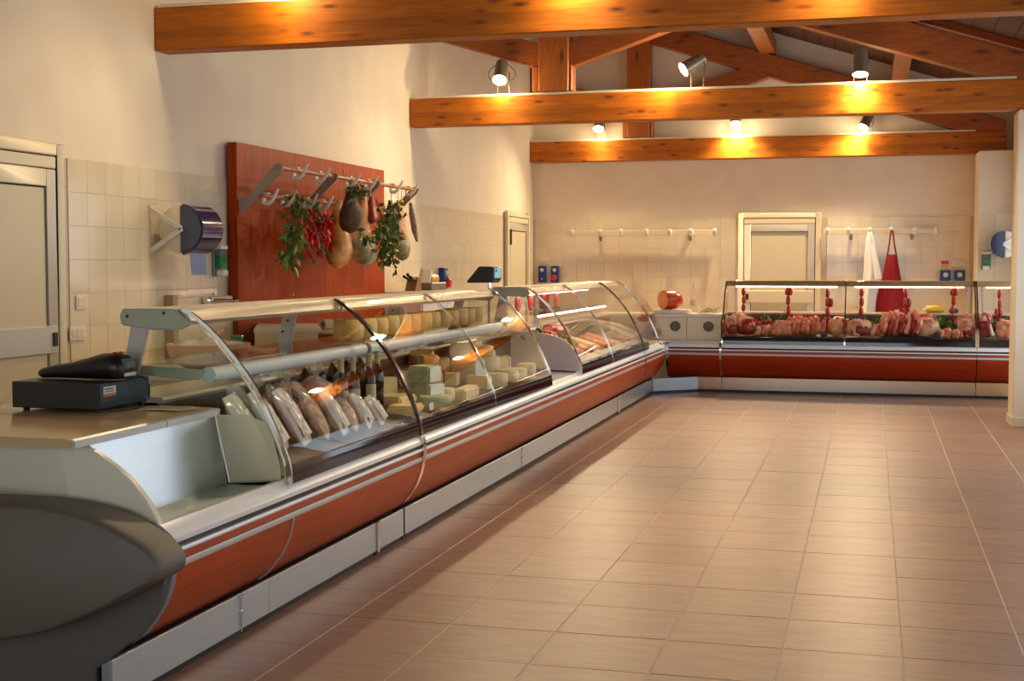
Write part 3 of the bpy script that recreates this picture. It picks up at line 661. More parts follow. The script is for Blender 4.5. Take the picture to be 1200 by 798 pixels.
build('vent_panel', bx(-2.10, -1.70, 15.72, 15.74, .6, .868), BEIGEP, Fc, bevel=.004)
build('vent_panel', bx(-2.47, -2.106, 15.72, 15.74, .6, .868), BEIGEP, Fc, bevel=.004)
for cx in (-1.845, -2.235): build('vent', MB().lathe([(.058, 0), (.062, .006), (.05, .012), (.02, .012), (.001, .009)], (cx, 15.718, .762), 18, Matrix.Rotation(R(90), 4, 'X')), M('vent_grey%d' % int(-cx*100), srgb(96, 92, 80), .5), Fc)
build('worktop', bx(-3.2, -1.70, 15.70, 16.3, .868, .905), STONE, Fc, bevel=.004)
build('rear_panel', bx(-3.18, -1.70, 16.26, 16.28, .04, .868), WHITEM, Fc)
# --- E1, E2: meat cases along the back
RAILB = M('rail_reflection_tint', srgb(190, 162, 112), .35, .3)  # back run's aluminium rail, its golden reflection put into the colour
def meatcase(a0, a1, mid, lb):
    c = thing('display_case', lb, 'display case', ((a0+a1)/2, 15.9, 0))
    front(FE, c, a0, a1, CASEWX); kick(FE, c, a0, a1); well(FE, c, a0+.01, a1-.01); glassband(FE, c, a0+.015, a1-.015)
    cuts = [a0+.015]+mid+[a1-.015]
    for p, q in zip(cuts, cuts[1:]): pane(FE, c, p+.003, q-.003)
    for q in mid: mullion(FE, c, q, .014, CHROME)
    mullion(FE, c, a0+.008, .016, CHROME); mullion(FE, c, a1-.008, .016, CHROME)
    build('top_rail', MB().prism(RAIL, a0, a1, FE), RAILB, c)
    for p, q in zip(cuts, cuts[1:]): build('lit_lamp', MB().prism([(-.525, 1.222), (-.495, 1.222), (-.495, 1.237), (-.525, 1.237)], p+.1, q-.1, FE), LITPINK, c)
    endglass(FE, c, a0+.004); support(FE, c, a0+.1); support(FE, c, a1-.05)
    return c
E1 = meatcase(-1.672, 1.135, [-.285], 'long lit meat case along the back of the room')
E2 = meatcase(1.14, 1.74, [], 'second lit meat case, half hidden behind the right pillar')
for q, nm in ((-.51, 'left'), (.715, 'right')):
    solo('round_knob', MB().lathe([(.012, 0), (.034, .004), (.036, .03), (.028, .036), (.001, .037)], (q, 15.585, .70), 16, Matrix.Rotation(R(90), 4, 'X')), BLACKP, '%s black round knob standing at the front of the long meat case' % nm, 'knob', (q, 15.58, .665))

# ================================================================ ON THE OPEN COUNTER
t = thing('cash_drawer', 'black cash drawer standing on the open service counter', 'cash drawer', (-3.2, 4.91, .89))
build('body', bx(-3.4, -2.995, 4.72, 5.1, .905, 1.012), M('drawer_brown_black', srgb(40, 32, 28), .4), t, bevel=.003)
build('side_plate', bx(-2.996, -2.991, 4.724, 5.096, .909, 1.008), M('drawer_side', srgb(58, 66, 74), .3, .6), t)
for x in (-3.36, -3.03):
    for y in (4.76, 5.06): build('foot', MB().lathe([(.012, .89), (.014, .905)], (x, y, 0), 10), BLACKP, t)
st = build('sticker', bx(-2.9905, -2.9895, 4.745, 4.835, .955, .995), PAPER, t); tag(st, 'white and orange sticker')
build('sticker_band', bx(-2.9895, -2.989, 4.745, 4.835, .955, .967), M('orange_print', srgb(220, 96, 40), .5), st)
build('sticker_print', MB().box(-2.9895, -2.989, 4.752, 4.825, .972, .977).box(-2.9895, -2.989, 4.752, 4.815, .981, .989), M('grey_print', srgb(120, 124, 130), .6), st)
t = thing('card_terminal', 'black card terminal with a long tail lying on the cash drawer', 'terminal', (-3.15, 4.87, 1.012))
secs = [(-3.365, .02, .014, 1.036), (-3.34, .045, .022, 1.038), (-3.28, .052, .028, 1.046), (-3.2, .058, .034, 1.052), (-3.12, .068, .045, 1.062), (-3.06, .078, .054, 1.07), (-3.0, .08, .055, 1.072), (-2.965, .074, .048, 1.068), (-2.945, .05, .03, 1.06)]
m = MB(); n = 14; vs = []
for x, ry, rz, zc in secs:
    for k in range(n):
        a = 2*math.pi*k/n; c, s_ = math.cos(a), math.sin(a)
        z = zc+rz*math.copysign(abs(s_)**.8, s_); vs.append((x, 4.87+ry*math.copysign(abs(c)**.8, c), max(z, 1.014)))
m.add(vs, [(i*n+j, i*n+(j+1) % n, (i+1)*n+(j+1) % n, (i+1)*n+j) for i in range(len(secs)-1) for j in range(n)]+[tuple(range(n)), tuple(range(len(secs)*n-1, (len(secs)-1)*n-1, -1))])
build('body', m, BLACKP, t, smooth=70)
build('screen', MB().box(-.003, .003, -.045, .045, -.012, .012, rotm(0, R(-28), 0, (-2.952, 4.87, 1.092))), M('lcd_grey', srgb(96, 110, 110), .15), t)
build('red_button', MB().box(-.012, .012, -.012, .012, -.003, .003, rotm(0, R(8), 0, (-3.0, 4.86, 1.127))), REDP, t, bevel=.002)
build('amber_button', MB().box(-.012, .012, -.012, .012, -.003, .003, rotm(0, R(8), 0, (-2.998, 4.9, 1.127))), M('amber', srgb(214, 150, 70), .4), t, bevel=.002)
for k in range(4): build('key', MB().box(-.003, .003, -.009, .009, -.007, .007, rotm(0, R(15), 0, (-2.943, 4.838+.021*k, 1.04))), WHITEP, t)
solo('cable', MB().tube([(-2.98, 4.95, 1.03), (-2.965, 5.0, 1.02), (-2.955, 5.04, .98), (-2.95, 5.03, .93), (-2.955, 4.98, .9), (-2.94, 4.9, .896), (-2.98, 4.78, .896), (-2.99, 4.72, .896)], .003, 6), BLACKC, 'thin black cable hanging from the card terminal down to the counter', 'cable', (-2.96, 4.9, .893), group=None)
t = solo('price_list', MB().box(-.1, .1, -.07, .07, 0, .002, rotm(0, 0, R(12), (-2.83, 4.95, .8925))).box(-.1, .1, -.07, .07, 0, .002, rotm(0, 0, R(-4), (-2.80, 4.93, .895))), CARD, 'cream paper sheets lying on the counter beside the cash drawer', 'paper', (-2.82, 4.94, .891))

# ================================================================ LEFT WALL: cherry panel, rack, hanging food
t = thing('cherry_panel', 'large cherry wood wall panel behind the hanging rack', 'panel', (-4.55, 10.47, .83))
for k in range(3): build('board', bx(-4.575, -4.5, 8.94+1.02*k+.001, 8.94+1.02*(k+1)-.001, .83, 2.385), CHERRY, t, bevel=.002)
for y in (9.9, 10.98):
    for z in (2.31, 1.25): build('screw', MB().lathe([(.008, 0), (.007, .003)], (-4.5, y, z), 8, Matrix.Rotation(R(90), 4, 'Y')), CHROME, t)
t = thing('hanging_rack', 'grey metal rack with two wooden rods and white hooks, on the cherry panel', 'rack', (-4.4, 10.5, 1.86))
ARM = [(-4.499, 1.86), (-4.41, 1.925), (-4.335, 2.0), (-4.155, 2.165), (-4.14, 2.205), (-4.16, 2.222), (-4.205, 2.218), (-4.425, 1.985), (-4.499, 1.965)]
for y in (8.97, 10.0, 10.95, 11.97): build('arm', MB().prism(ARM, y-.012, y+.012, XZ), M('arm_grey%d' % int(y), srgb(150, 140, 124), .4, .4), t, bevel=.002)
RODW = wood('rod_wood', srgb(190, 120, 66), srgb(164, 92, 44), (12, .7, 12), 4, .5)
build('rod', MB().tube([(-4.185, 8.95, 2.195), (-4.185, 12.03, 2.195)], .016, 10), RODW, t)
build('rod', MB().tube([(-4.318, 8.98, 1.995), (-4.318, 11.98, 1.995)], .015, 10), RODW, t)
hk = MB().box(-.02, .02, -.022, .022, .014, .024).box(-.026, -.014, -.022, .022, -.06, .024).tube([(-.02, 0, -.052), (.02, 0, -.054), (.05, 0, -.03), (.075, 0, .01), (.095, 0, .05)], [.016, .015, .014, .012, .009], 6)
h0 = build('hook', hk, WHITEP, t, loc=None); first = True
for X_, Z_, ys in ((-4.185, 2.195, (9.294, 9.71, 10.345, 10.751, 11.383, 11.8)), (-4.318, 1.995, (9.05, 9.378, 9.775, 10.08, 10.40, 10.9))):
    for y in ys:
        o = h0 if first else h0.copy()
        if not first: COL.objects.link(o)
        first = False
        # mesh was built relative to the rack base: shift so that the hook straddles its rod
        o.location = (X_, y, Z_)
def leaves(m, c, spread, n, L, w, seed, droop=-.5):
    rnd = random.Random(seed)
    for _ in range(n):
        p = Vector((c[0]+rnd.gauss(0, spread[0]), c[1]+rnd.gauss(0, spread[1]), c[2]+rnd.gauss(0, spread[2])))
        d = Vector((rnd.uniform(-1, 1), rnd.uniform(-1, 1), rnd.uniform(-1, .6)+droop))
        k = rnd.uniform(.7, 1.25); m.leaf(p, d, L*k, w*k, Vector((rnd.uniform(-1, 1), rnd.uniform(-1, 1), rnd.uniform(-.3, 1))))
    return m
# laurel bunch
t = thing('laurel_bunch', 'green laurel bunch hanging leftmost on the rack', 'herb bunch', (-4.27, 9.38, 1.5))
build('stem', MB().tube([(-4.27, 9.40, 2.02), (-4.26, 9.38, 1.85), (-4.25, 9.32, 1.65), (-4.25, 9.25, 1.52)], .006, 6).tube([(-4.27, 9.5, 2.03), (-4.25, 9.42, 1.9), (-4.25, 9.36, 1.7)], .005, 6), STEM, t)
m = MB()
for k, (y, z) in enumerate([(9.42, 2.0), (9.40, 1.93), (9.42, 1.85), (9.38, 1.78), (9.36, 1.72), (9.32, 1.66), (9.30, 1.6), (9.24, 1.54)]): leaves(m, (-4.24, y, z), (.035, .05, .03), 13, .085, .019, k)
build('leaves', m, LEAF, t, smooth=0)
m = MB()
for k, (y, z) in enumerate([(9.33, 1.78), (9.30, 1.7), (9.3, 1.62), (9.22, 1.52)]): leaves(m, (-4.21, y, z), (.02, .04, .03), 7, .1, .022, 40+k)
build('light_leaves', m, LEAFY, t, smooth=0)
# chilli bunch
t = thing('chilli_bunch', 'bunch of red chillies hanging beside the laurel', 'chilli bunch', (-4.27, 9.85, 1.58))
m = MB(); rnd = random.Random(5)
for k in range(16): m.tube([(-4.27, 9.8+rnd.uniform(-.02, .05), 2.0), (-4.26, 9.82+rnd.uniform(-.08, .12), 1.88), (-4.26+rnd.uniform(-.05, .05), 9.85+rnd.uniform(-.18, .22), 1.78)], .003, 5)
build('stems', m, STEM, t)
pods = []
for k in range(90):
    p = Vector((-4.25+rnd.gauss(0, .045), 9.87+rnd.gauss(0, .10), 1.73+rnd.gauss(0, .07)))
    if k < 6:
        d = Vector((rnd.uniform(-.5, .5), rnd.uniform(-.5, .5), -1)).normalized()*rnd.uniform(.08, .11)
        o = build('chilli', MB().tube([-d*.5, -d*.2, d*.2, d*.5+Vector((rnd.uniform(-.01, .01), rnd.uniform(-.01, .01), 0))], [.007, .012, .009, .002], 6), CHILI, None); o.parent = t; pods.append(o)
    else: o = pods[k % 6].copy(); COL.objects.link(o)
    o.location = p-Vector((-4.27, 9.85, 1.58)); o.rotation_euler = (rnd.uniform(-.5, .5), rnd.uniform(-.5, .5), rnd.uniform(0, 6))
build('leaves', leaves(leaves(MB(), (-4.25, 9.85, 1.84), (.05, .08, .07), 26, .08, .015, 77), (-4.25, 9.92, 1.64), (.05, .07, .04), 22, .07, .014, 78), LEAF, t, smooth=0)
# hams
def ham(nm, lb, x, y, ztop, zbot, w, mat, rind, seed, tilt=0, string=True, hookz=2.16):
    t = thing(nm, lb, 'ham', (x, y, zbot)); H = ztop-zbot
    def body(r0, lo, hi, k):
        m = MB(); nu, nv = 18, 14; vs = []
        for i in range(nv+1):
            u = lo+(hi-lo)*i/nv
            r = w*(.24+.76*math.sin(min(1, u*1.12)*math.pi*.62)**1.45) if u < .8 else w*math.sqrt(max(.004, 1-((u-.74)/.26)**2))*1.0
            for j in range(nu):
                a = 2*math.pi*j/nu; q = 1+.2*mnoise.noise(Vector((math.cos(a)*1.3+seed, math.sin(a)*1.3, u*3)))+.07*mnoise.noise(Vector((math.cos(a)*3+seed, math.sin(a)*3, u*9)))
                vs.append((x+r*k*q*.62*math.cos(a)+.12*w*math.sin(u*5+seed), y+r*k*q*(1.12 if math.sin(a)*(1 if seed % 2 else -1) > 0 else .8)*math.sin(a)+tilt*(u-.3)+.22*w*math.sin(u*4.2)*(1 if seed % 2 else -1), ztop-u*H))
        m.add(vs, [(i*nu+j, i*nu+(j+1) % nu, (i+1)*nu+(j+1) % nu, (i+1)*nu+j) for i in range(nv) for j in range(nu)]+[tuple(range(nu)), tuple(range((nv+1)*nu-1, nv*nu-1, -1))])
        return m
    build('meat', body(w, 0, 1, 1), mat, t, smooth=80)
    if rind: build('rind', body(w, .62, 1, 1.035), rind, t, smooth=80)
    if string: build('string', MB().tube([(x, y-.01, ztop-.04), (x+.004, y, hookz)], .004, 5), NET, t)
    return t
ham('ham', 'big orange ham hanging in the middle of the rack', -4.22, 10.18, 2.02, 1.455, .165, HAMO, None, 3, -.05, hookz=2.0)
ham('ham', 'big ham with grey-cream rind hanging behind the orange ham', -4.12, 10.47, 2.08, 1.475, .175, HAMO, HAMG, 8, .06)
ham('speck', 'dark pepper-crusted ham piece hanging in front of the big orange ham', -3.98, 9.86, 2.10, 1.735, .135, SPECK, None, 12)
ham('speck', 'small red cured meat piece hanging right of the pepper-crusted one', -4.06, 10.50, 2.06, 1.83, .085, SPECKR, None, 15)
ham('speck', 'dark brown cured piece hanging between the green bunch and the right end of the rack', -4.12, 11.16, 2.06, 1.80, .095, SPECK, None, 18)
ham('ham', 'narrow ham with grey rind hanging at the right end of the rack', -4.17, 11.56, 2.08, 1.525, .13, HAMO, HAMG, 22, -.05)
t = thing('herb_bunch', 'bushy green herb bunch hanging between the big ham and the right end', 'herb bunch', (-4.05, 10.8, 1.5))
build('stem', MB().tube([(-4.2, 11.0, 2.06), (-4.1, 10.9, 1.85), (-4.05, 10.75, 1.62)], .006, 6), STEM, t)
m = MB()
for k, (y, z, n_) in enumerate([(10.92, 2.0, 14), (10.86, 1.9, 26), (10.74, 1.82, 44), (10.72, 1.75, 54), (10.8, 1.67, 50), (10.74, 1.59, 40), (10.84, 1.54, 26)]): leaves(m, (-4.02, y, z), (.05, .09, .04), n_, .075, .019, 200+k)
build('leaves', m, LEAF, t, smooth=0)
m = MB()
for k, (y, z) in enumerate([(10.7, 1.75), (10.74, 1.64), (10.8, 1.6)]): leaves(m, (-3.98, y, z), (.04, .08, .05), 12, .075, .02, 240+k)
build('light_leaves', m, LEAFY, t, smooth=0)
t = thing('herb_sprig', 'green sprig tucked over the pepper-crusted ham piece', 'herb sprig', (-3.95, 9.9, 1.9))
build('stem', MB().tube([(-4.1, 10.1, 2.17), (-3.97, 9.88, 2.08), (-3.93, 9.84, 1.98)], .005, 5), STEM, t)
build('leaves', leaves(leaves(MB(), (-3.93, 9.86, 2.08), (.03, .05, .05), 34, .08, .018, 501), (-3.88, 9.95, 1.72), (.03, .08, .04), 26, .08, .018, 502), LEAF, t, smooth=0)
t = thing('salami', 'thin white salami stick hanging left of the right-end ham', 'salami', (-4.11, 11.46, 1.66))
build('sausage', MB().tube([(-4.08, 11.22, 2.06), (-4.08, 11.225, 1.95), (-4.08, 11.23, 1.8), (-4.08, 11.24, 1.66)], [.012, .022, .022, .010], 10), SALW, t, smooth=70)
build('string', MB().tube([(-4.08, 11.22, 2.05), (-4.10, 11.3, 2.17)], .003, 5), NET, t)
t = thing('salami', 'thin grey salami stick hanging rightmost on the rack', 'salami', (-4.12, 12.0, 1.7))
build('sausage', MB().tube([(-4.13, 11.70, 2.06), (-4.125, 11.73, 1.95), (-4.12, 11.79, 1.8), (-4.12, 11.85, 1.71)], [.014, .028, .028, .012], 10), SALG, t, smooth=70)
build('string', MB().tube([(-4.13, 11.70, 2.05), (-4.15, 11.78, 2.17)], .003, 5), NET, t)

# towel dispensers
def towel(cx, cz, y0, y1, wallx, lb, paper=True):
    sgn = 1 if wallx < cx else -1; t = thing('towel_dispenser', lb, 'dispenser', (wallx, (y0+y1)/2, cz-.17)); r = .165; N = 20
    arc = lambda a0, a1, rr: [(cx+sgn*rr*math.sin(R(a)), cz+rr*math.cos(R(a))) for a in [a0+(a1-a0)*k/N for k in range(N+1)]]
    build('cover', MB().prism(arc(0, 150, r)+[(cx+sgn*.02, cz-.17), (cx, cz-.17)], y0, y1, XZ), BLUEBL, t, bevel=.012, seg=2, smooth=50)
    build('back_shell', MB().prism(arc(180, 360, r*.97), y0+.01, y1-.01, XZ), CREAM, t, bevel=.006, smooth=50)
    m = MB()
    for zz in (cz+.135, cz-.145):
        a = Vector((wallx+sgn*.002, 0, zz)); b = Vector((cx+sgn*.02, 0, cz)); d = (b-a).normalized(); nrm = Vector((-d.z, 0, d.x))*.016
        m.prism([(p.x, p.z) for p in (a-nrm, b-nrm, b+nrm, a+nrm)], y0-.018, y0-.001, XZ)
    build('bracket', m, WHITEP, t, bevel=.003)
    build('wall_plate', bx(min(wallx, wallx+sgn*.012), max(wallx, wallx+sgn*.012), y0-.02, y1, cz-.165, cz+.16), CREAM, t)
    if paper: build('paper', MB().prism([(cx+sgn*.045, cz-.165), (cx+sgn*.049, cz-.165), (cx+sgn*.06, cz-.3), (cx+sgn*.056, cz-.3)], y0+.05, y1-.05, XZ), PAPERB, t)
    return t
towel(-4.37, 1.722, 7.86, 8.16, XL+.0135, 'dark blue towel dispenser with hanging blue paper, left of the cherry panel')
towel(1.545, 1.735, 17.06, 17.36, XR-.001, 'blue and white towel dispenser on the far right wall beside the pillar', False)
def soap(fn, lb, base):
    """fn(out, a, z)"""
    t = thing('soap_dispenser', lb, 'dispenser', base); B = lambda a, b, c, d, e, f: MB().prism([(c, e), (d, e), (d, f), (c, f)], a, b, fn)
    build('back', B(.002, .02, -.055, .055, 0, .22), GREYT, t, bevel=.004); build('cap', B(.004, .075, -.055, .055, .195, .222), WHITEP, t, bevel=.006)
    build('liquid', B(.021, .068, -.048, .048, .055, .14), GREENP, t, bevel=.004); build('tank', B(.021, .07, -.05, .05, .141, .194), M('tank_grey', srgb(96, 110, 104), .1), t, bevel=.004)
    build('push_button', B(.02, .085, -.04, .04, 0, .05), WHITEP, t, bevel=.01)
    return t
soap(lambda o, a, z: Vector((XL+.0135+o, 8.76+a, 1.405+z)), 'small soap dispenser with green liquid beside the cherry panel', (XL+.02, 8.76, 1.405))
soap(lambda o, a, z: Vector((1.365+a, 17.488-o, 1.425+z)), 'small soap dispenser with green liquid on the far right pillar', (1.365, 17.48, 1.425))
# switch plates
def plate(lb, fn, w, h, keys, nm='light_switch', cat='switch', base=(0, 0, 0)):
    t = thing(nm, lb, cat, base); B = lambda a, b, c, d, e, f: MB().prism([(c, e), (d, e), (d, f), (c, f)], a, b, fn)
    build('frame', B(.002, .01, -w/2, w/2, -h/2, h/2), WHITEP, t, bevel=.003)
    for k in range(keys):
        q = (w-.03)/keys; build('rocker', B(.01, .014, -w/2+.015+q*k+.001, -w/2+.015+q*(k+1)-.001, -h/2+.016, h/2-.016), CREAM, t, bevel=.002)
    return t
plate('small square cream blank plate on the tiles between door and counter', lambda o, a, z: Vector((XL+.0135+o, 7.045+a, 1.265+z)), .11, .085, 1, 'wall_plate', 'plate', (XL+.02, 7.045, 1.22))
plate('wide cream light switch low on the tiles beside the left door', lambda o, a, z: Vector((XL+.0135+o, 7.005+a, 1.08+z)), .17, .085, 3, base=(XL+.02, 7.0, 1.03))
FBW = lambda cx, cz: (lambda o, a, z: Vector((cx+a, YB-.0135-o, cz+z)))
plate('small cream switch above the two blue boxes in the left back corner', FBW(-4.43, 1.535), .12, .08, 2, base=(-4.43, 18.18, 1.49))
plate('cream thermostat above the right blue box on the back wall', FBW(1.08, 1.515), .16, .1, 1, 'thermostat', 'thermostat', (1.08, 18.18, 1.46))
t = thing('warning_sticker', 'small red and yellow sticker above the left blue square box', 'sticker', (.92, 18.185, 1.45))
build('red_part', bx(.87, .965, 18.1845, 18.186, 1.495, 1.54), REDP, t); build('yellow_part', bx(.87, .945, 18.1845, 18.186, 1.45, 1.494), YELLOW, t)
def bluebox(lb, fn, w, h, red, base, disc=True, dep=.07):
    t = thing('electric_box', lb, 'box', base); B = lambda a, b, c, d, e, f: MB().prism([(c, e), (d, e), (d, f), (c, f)], a, b, fn)
    build('housing', B(.002, dep, -w/2, w/2, -h/2, h/2), BLUEP, t, bevel=.006)
    m = MB(); N = 14; r = w*.24
    zc = h*.26 if red is not None else h*.08
    m.prism([(r*math.cos(2*math.pi*k/N), zc+r*math.sin(2*math.pi*k/N)) for k in range(N)], dep, dep+.006, fn); build('dial', m, M('dial_%d' % len(bpy.data.objects), srgb(200, 206, 206), .3), t)
    if red: build('red_knob', MB().prism([(r*1.5*math.cos(2*math.pi*k/N), -h*.22+r*1.5*math.sin(2*math.pi*k/N)) for k in range(N)], dep, dep+.05, fn), REDP, t, bevel=.01)
    elif red is not None: build('socket', MB().prism([(.4*r*math.cos(2*math.pi*k/N), -h*.28+.4*r*math.sin(2*math.pi*k/N)) for k in range(N)], dep, dep+.006, fn), WHITEP, t)
    return t
bluebox('tall blue box without red knob in the left back corner', FBW(-4.455, 1.355), .11, .23, False, (-4.455, 18.18, 1.24))
bluebox('tall blue box with red knob on the back wall near the left corner', FBW(-4.275, 1.355), .11, .23, True, (-4.275, 18.18, 1.24))
bluebox('left blue square box with white disc on the back wall near the pillar', FBW(.925, 1.345), .13, .145, None, (.925, 18.18, 1.27))
bluebox('right blue square box with white disc on the back wall, next to the pillar', FBW(1.1, 1.345), .13, .145, None, (1.1, 18.18, 1.27))
bluebox('blue box with red knob on the left wall beyond the hanging rack', lambda o, a, z: Vector((XL+.0135+o, 13.97+a, 1.34+z)), .14, .23, True, (XL+.02, 13.97, 1.22))
plate('small cream socket left of the blue box on the left wall', lambda o, a, z: Vector((XL+.0135+o, 13.62+a, 1.27+z)), .08, .12, 1, 'wall_socket', 'socket', (XL+.02, 13.62, 1.2))
t = thing('wall_fitting', 'pale rounded wall fitting high beside the far right pillar', 'lamp', (1.70, 17.3, 2.66))  # rounded fitting, use unknown
build('dome', MB().blob((1.69, 17.3, 2.81), (.055, .1, .12), 0, nu=16, nv=10), CREAM, t, smooth=80); build('mount', MB().tube([(1.69, 17.3, 2.7), (1.67, 17.26, 2.62), (1.72, 17.3, 2.6)], .02, 8), WHITEP, t)

# ================================================================ REAR BENCH AND THINGS ON IT
t = thing('rear_bench', 'cream rear workbench along the left wall under the cherry panel', 'workbench', (-4.2, 9.4, 0))
build('body', bx(-4.575, -3.86, 7.25, 11.55, .08, .785), CREAM, t); build('plinth', bx(-4.575, -3.92, 7.3, 11.5, 0, .08), PLINTH, t)
build('top', bx(-4.585, -3.82, 7.2, 11.6, .785, .825), STONE, t, bevel=.005)
for k in range(7): build('door', bx(-3.859, -3.843, 7.27+.61*k, 7.27+.61*k+.6, .1, .77), CREAM, t, bevel=.003)
t = thing('sink_splashback', 'pale splashback with brown side post behind the tap', 'splashback', (-4.54, 8.5, .826))
build('slab', bx(-4.583, -4.535, 8.1, 8.925, .826, 1.262), CREAM, t, bevel=.004); build('side_post', bx(-4.585, -4.52, 8.03, 8.097, .826, 1.285), M('brown_post', srgb(176, 146, 92), .5), t, bevel=.003)
t = thing('tap', 'chrome wall tap with a long spout, left of the cherry panel', 'tap', (-4.5, 8.47, 1.2))
build('valve', MB().lathe([(.018, 0), (.03, .01), (.034, .03), (.03, .05), (.012, .058)], (-4.534, 8.47, 1.235), 14, Matrix.Rotation(R(90), 4, 'Y')), CHROME, t)
build('spout', MB().tube([(-4.48, 8.5, 1.235), (-4.44, 8.6, 1.238), (-4.40, 8.72, 1.228), (-4.395, 8.75, 1.205)], [.013, .012, .011, .013], 10), CHROME, t)
build('lever', MB().tube([(-4.485, 8.47, 1.245), (-4.45, 8.46, 1.285)], .008, 8), CHROME, t)
t = thing('basin', 'wide rose-tinted bowl on the rear bench, seen through the end of the case', 'bowl', (-4.1, 7.72, .826))
build('bowl', MB().lathe([(.14, .826), (.2, .86), (.25, .92), (.268, .985), (.258, .985), (.24, .925), (.19, .87), (.001, .86)], (-4.1, 7.72, 0), 28), BOWLM, t, smooth=60)
build('lid_fold', MB().blob((-4.1, 7.72, .985), (.23, .23, .03), .35, 4, 3, 18, 6), FILM, t, smooth=80)
t = thing('green_bottle', 'small green spray bottle in front of the rose bowl', 'bottle', (-3.93, 7.82, .826))
build('bottle', MB().lathe([(.04, .826), (.042, .95), (.018, .985), (.016, 1.0)], (-3.93, 7.82, 0), 14), M('green_clear', srgb(96, 170, 130), .15), t)
build('nozzle', MB().box(-3.985, -3.91, 7.805, 7.835, 1.0, 1.035).box(-3.94, -3.925, 7.812, 7.828, .985, 1.0), GREENP, t, bevel=.004)
solo('ladle', MB().tube([(-4.12, 7.65, 1.0), (-4.0, 7.66, 1.05), (-3.93, 7.62, 1.09)], .006, 6).blob((-4.13, 7.65, 1.0), (.03, .03, .02), 0), CHROME, 'steel ladle leaning out of the rose bowl', 'ladle', (-4.1, 7.65, .99))
t = thing('paper_stack', 'loose stack of cream wrapping paper between bowl and white box', 'paper', (-4.08, 8.32, .826))
for k in range(7): build('sheet', MB().box(-.17, .17, -.26, .26, 0, .009, rotm(R(random.uniform(-.6, .6)), 0, R(random.uniform(-9, 9)), (-4.08, 8.34, .828+.0135*k))), CARD, t, smooth=0)
t = thing('clover_box', 'cream cardboard box with green clovers on the rear bench', 'box', (-4.12, 9.0, .826)); mt = rotm(0, 0, R(24), (-4.14, 9.0, .826))
build('carton', MB().box(-.22, .22, -.40, .40, 0, .2, mt), CARD, t, bevel=.004); build('lid', MB().box(-.226, .226, -.405, .405, .185, .215, mt), PAPER, t, bevel=.004)
build('flap', MB().box(-.2, .18, -.5, -.405, .13, .137, mt @ rotm(R(12), 0, 0)), CARD, t)
bl = build('blue_print', MB().box(.2205, .2215, .02, .38, .02, .17, mt), M('pale_blue_print', srgb(176, 200, 204), .6), t)
m = MB()
for cy in (.10, .25):
    for dy, dz in ((-.013, .013), (.013, .013), (-.013, -.013), (.013, -.013)):
        vs = [mt @ Vector((.223, cy+dy+.015*math.cos(a*math.pi/4), .09+dz+.015*math.sin(a*math.pi/4))) for a in range(8)]
        m.add(vs, [tuple(range(8))])
    m.box(.222, .223, cy-.003, cy+.003, .05, .09, mt)
build('clover', m, M('clover_green', srgb(34, 110, 52), .6), t, smooth=0)
t = thing('brown_tub', 'long reddish brown tub with pale rim right of the clover box', 'tub', (-4.2, 9.95, .826)); mt = rotm(0, 0, R(8), (-4.2, 9.98, .826))
build('tub', MB().box(-.17, .17, -.46, .46, 0, .13, mt), BROWNT, t, bevel=.015, seg=2); build('rim', MB().box(-.18, .18, -.47, .47, .13, .152, mt), PAPER, t, bevel=.006)
t = thing('twine_roll', 'small cream and brown twine roll on the brown tub', 'roll', (-4.13, 9.74, .979))
q = Matrix.Rotation(R(60), 4, 'Z') @ Matrix.Rotation(R(90), 4, 'Y')
build('roll', MB().lathe([(.015, -.05), (.04, -.05), (.04, .05), (.015, .05)], (-4.13, 9.74, 1.02), 14, q), CARD, t); build('core', MB().lathe([(.001, -.054), (.018, -.054), (.018, .054), (.001, .054)], (-4.13, 9.74, 1.02), 10, q), STEM, t)
t = thing('white_cabinet', 'low white cabinet by the left wall beyond the cherry panel', 'cabinet', (-4.36, 12.9, 0))
build('body', bx(-4.583, -4.14, 12.02, 13.5, 0, 1.2), WHITEM, t, bevel=.004); build('top', bx(-4.584, -4.12, 12.01, 13.52, 1.2, 1.232), STONE, t, bevel=.004)
for k in range(2): dr = build('door', bx(-4.139, -4.122, 12.03+.735*k, 12.75+.735*k, .1, 1.18), WHITEM, t, bevel=.003)
t = thing('knife_block', 'knife block with black-handled knives on the white cabinet', 'knife block', (-4.3, 12.2, 1.232))
build('block', MB().prism([(12.17, 1.233), (12.36, 1.233), (12.34, 1.35), (12.26, 1.37)], -4.36, -4.25, YZ), M('block_wood', srgb(120, 84, 48), .5), t, bevel=.004)
for k, (x, dz) in enumerate(((-4.34, 0), (-4.305, .02), (-4.27, -.01))):
    kn = build('knife_handle', MB().tube([(x, 12.24, 1.345), (x, 12.1, 1.375+dz)], [.012, .015], 8), BLACKP, t); build('rivet', MB().lathe([(.003, -.016), (.003, .016)], (x, 12.15, 1.365+dz*.7), 6, Matrix.Rotation(R(90), 4, 'Y')), CHROME, kn)
t = thing('knife', 'wide steel knife leaning upright right of the knife block', 'knife', (-4.3, 12.45, 1.232))
build('blade', MB().prism([(12.41, 1.234), (12.45, 1.234), (12.56, 1.44), (12.50, 1.47)], -4.302, -4.298, YZ), CHROME, t); build('handle', MB().tube([(-4.3, 12.43, 1.24), (-4.3, 12.40, 1.236)], .01, 6), BLACKP, t)
t = thing('sharpener', 'small grey knife sharpener with brass drum on the white cabinet', 'sharpener', (-4.3, 12.85, 1.232))
build('base', bx(-4.37, -4.23, 12.62, 13.08, 1.233, 1.31), M('sharpener_grey', srgb(112, 104, 88), .4, .5), t, bevel=.008)
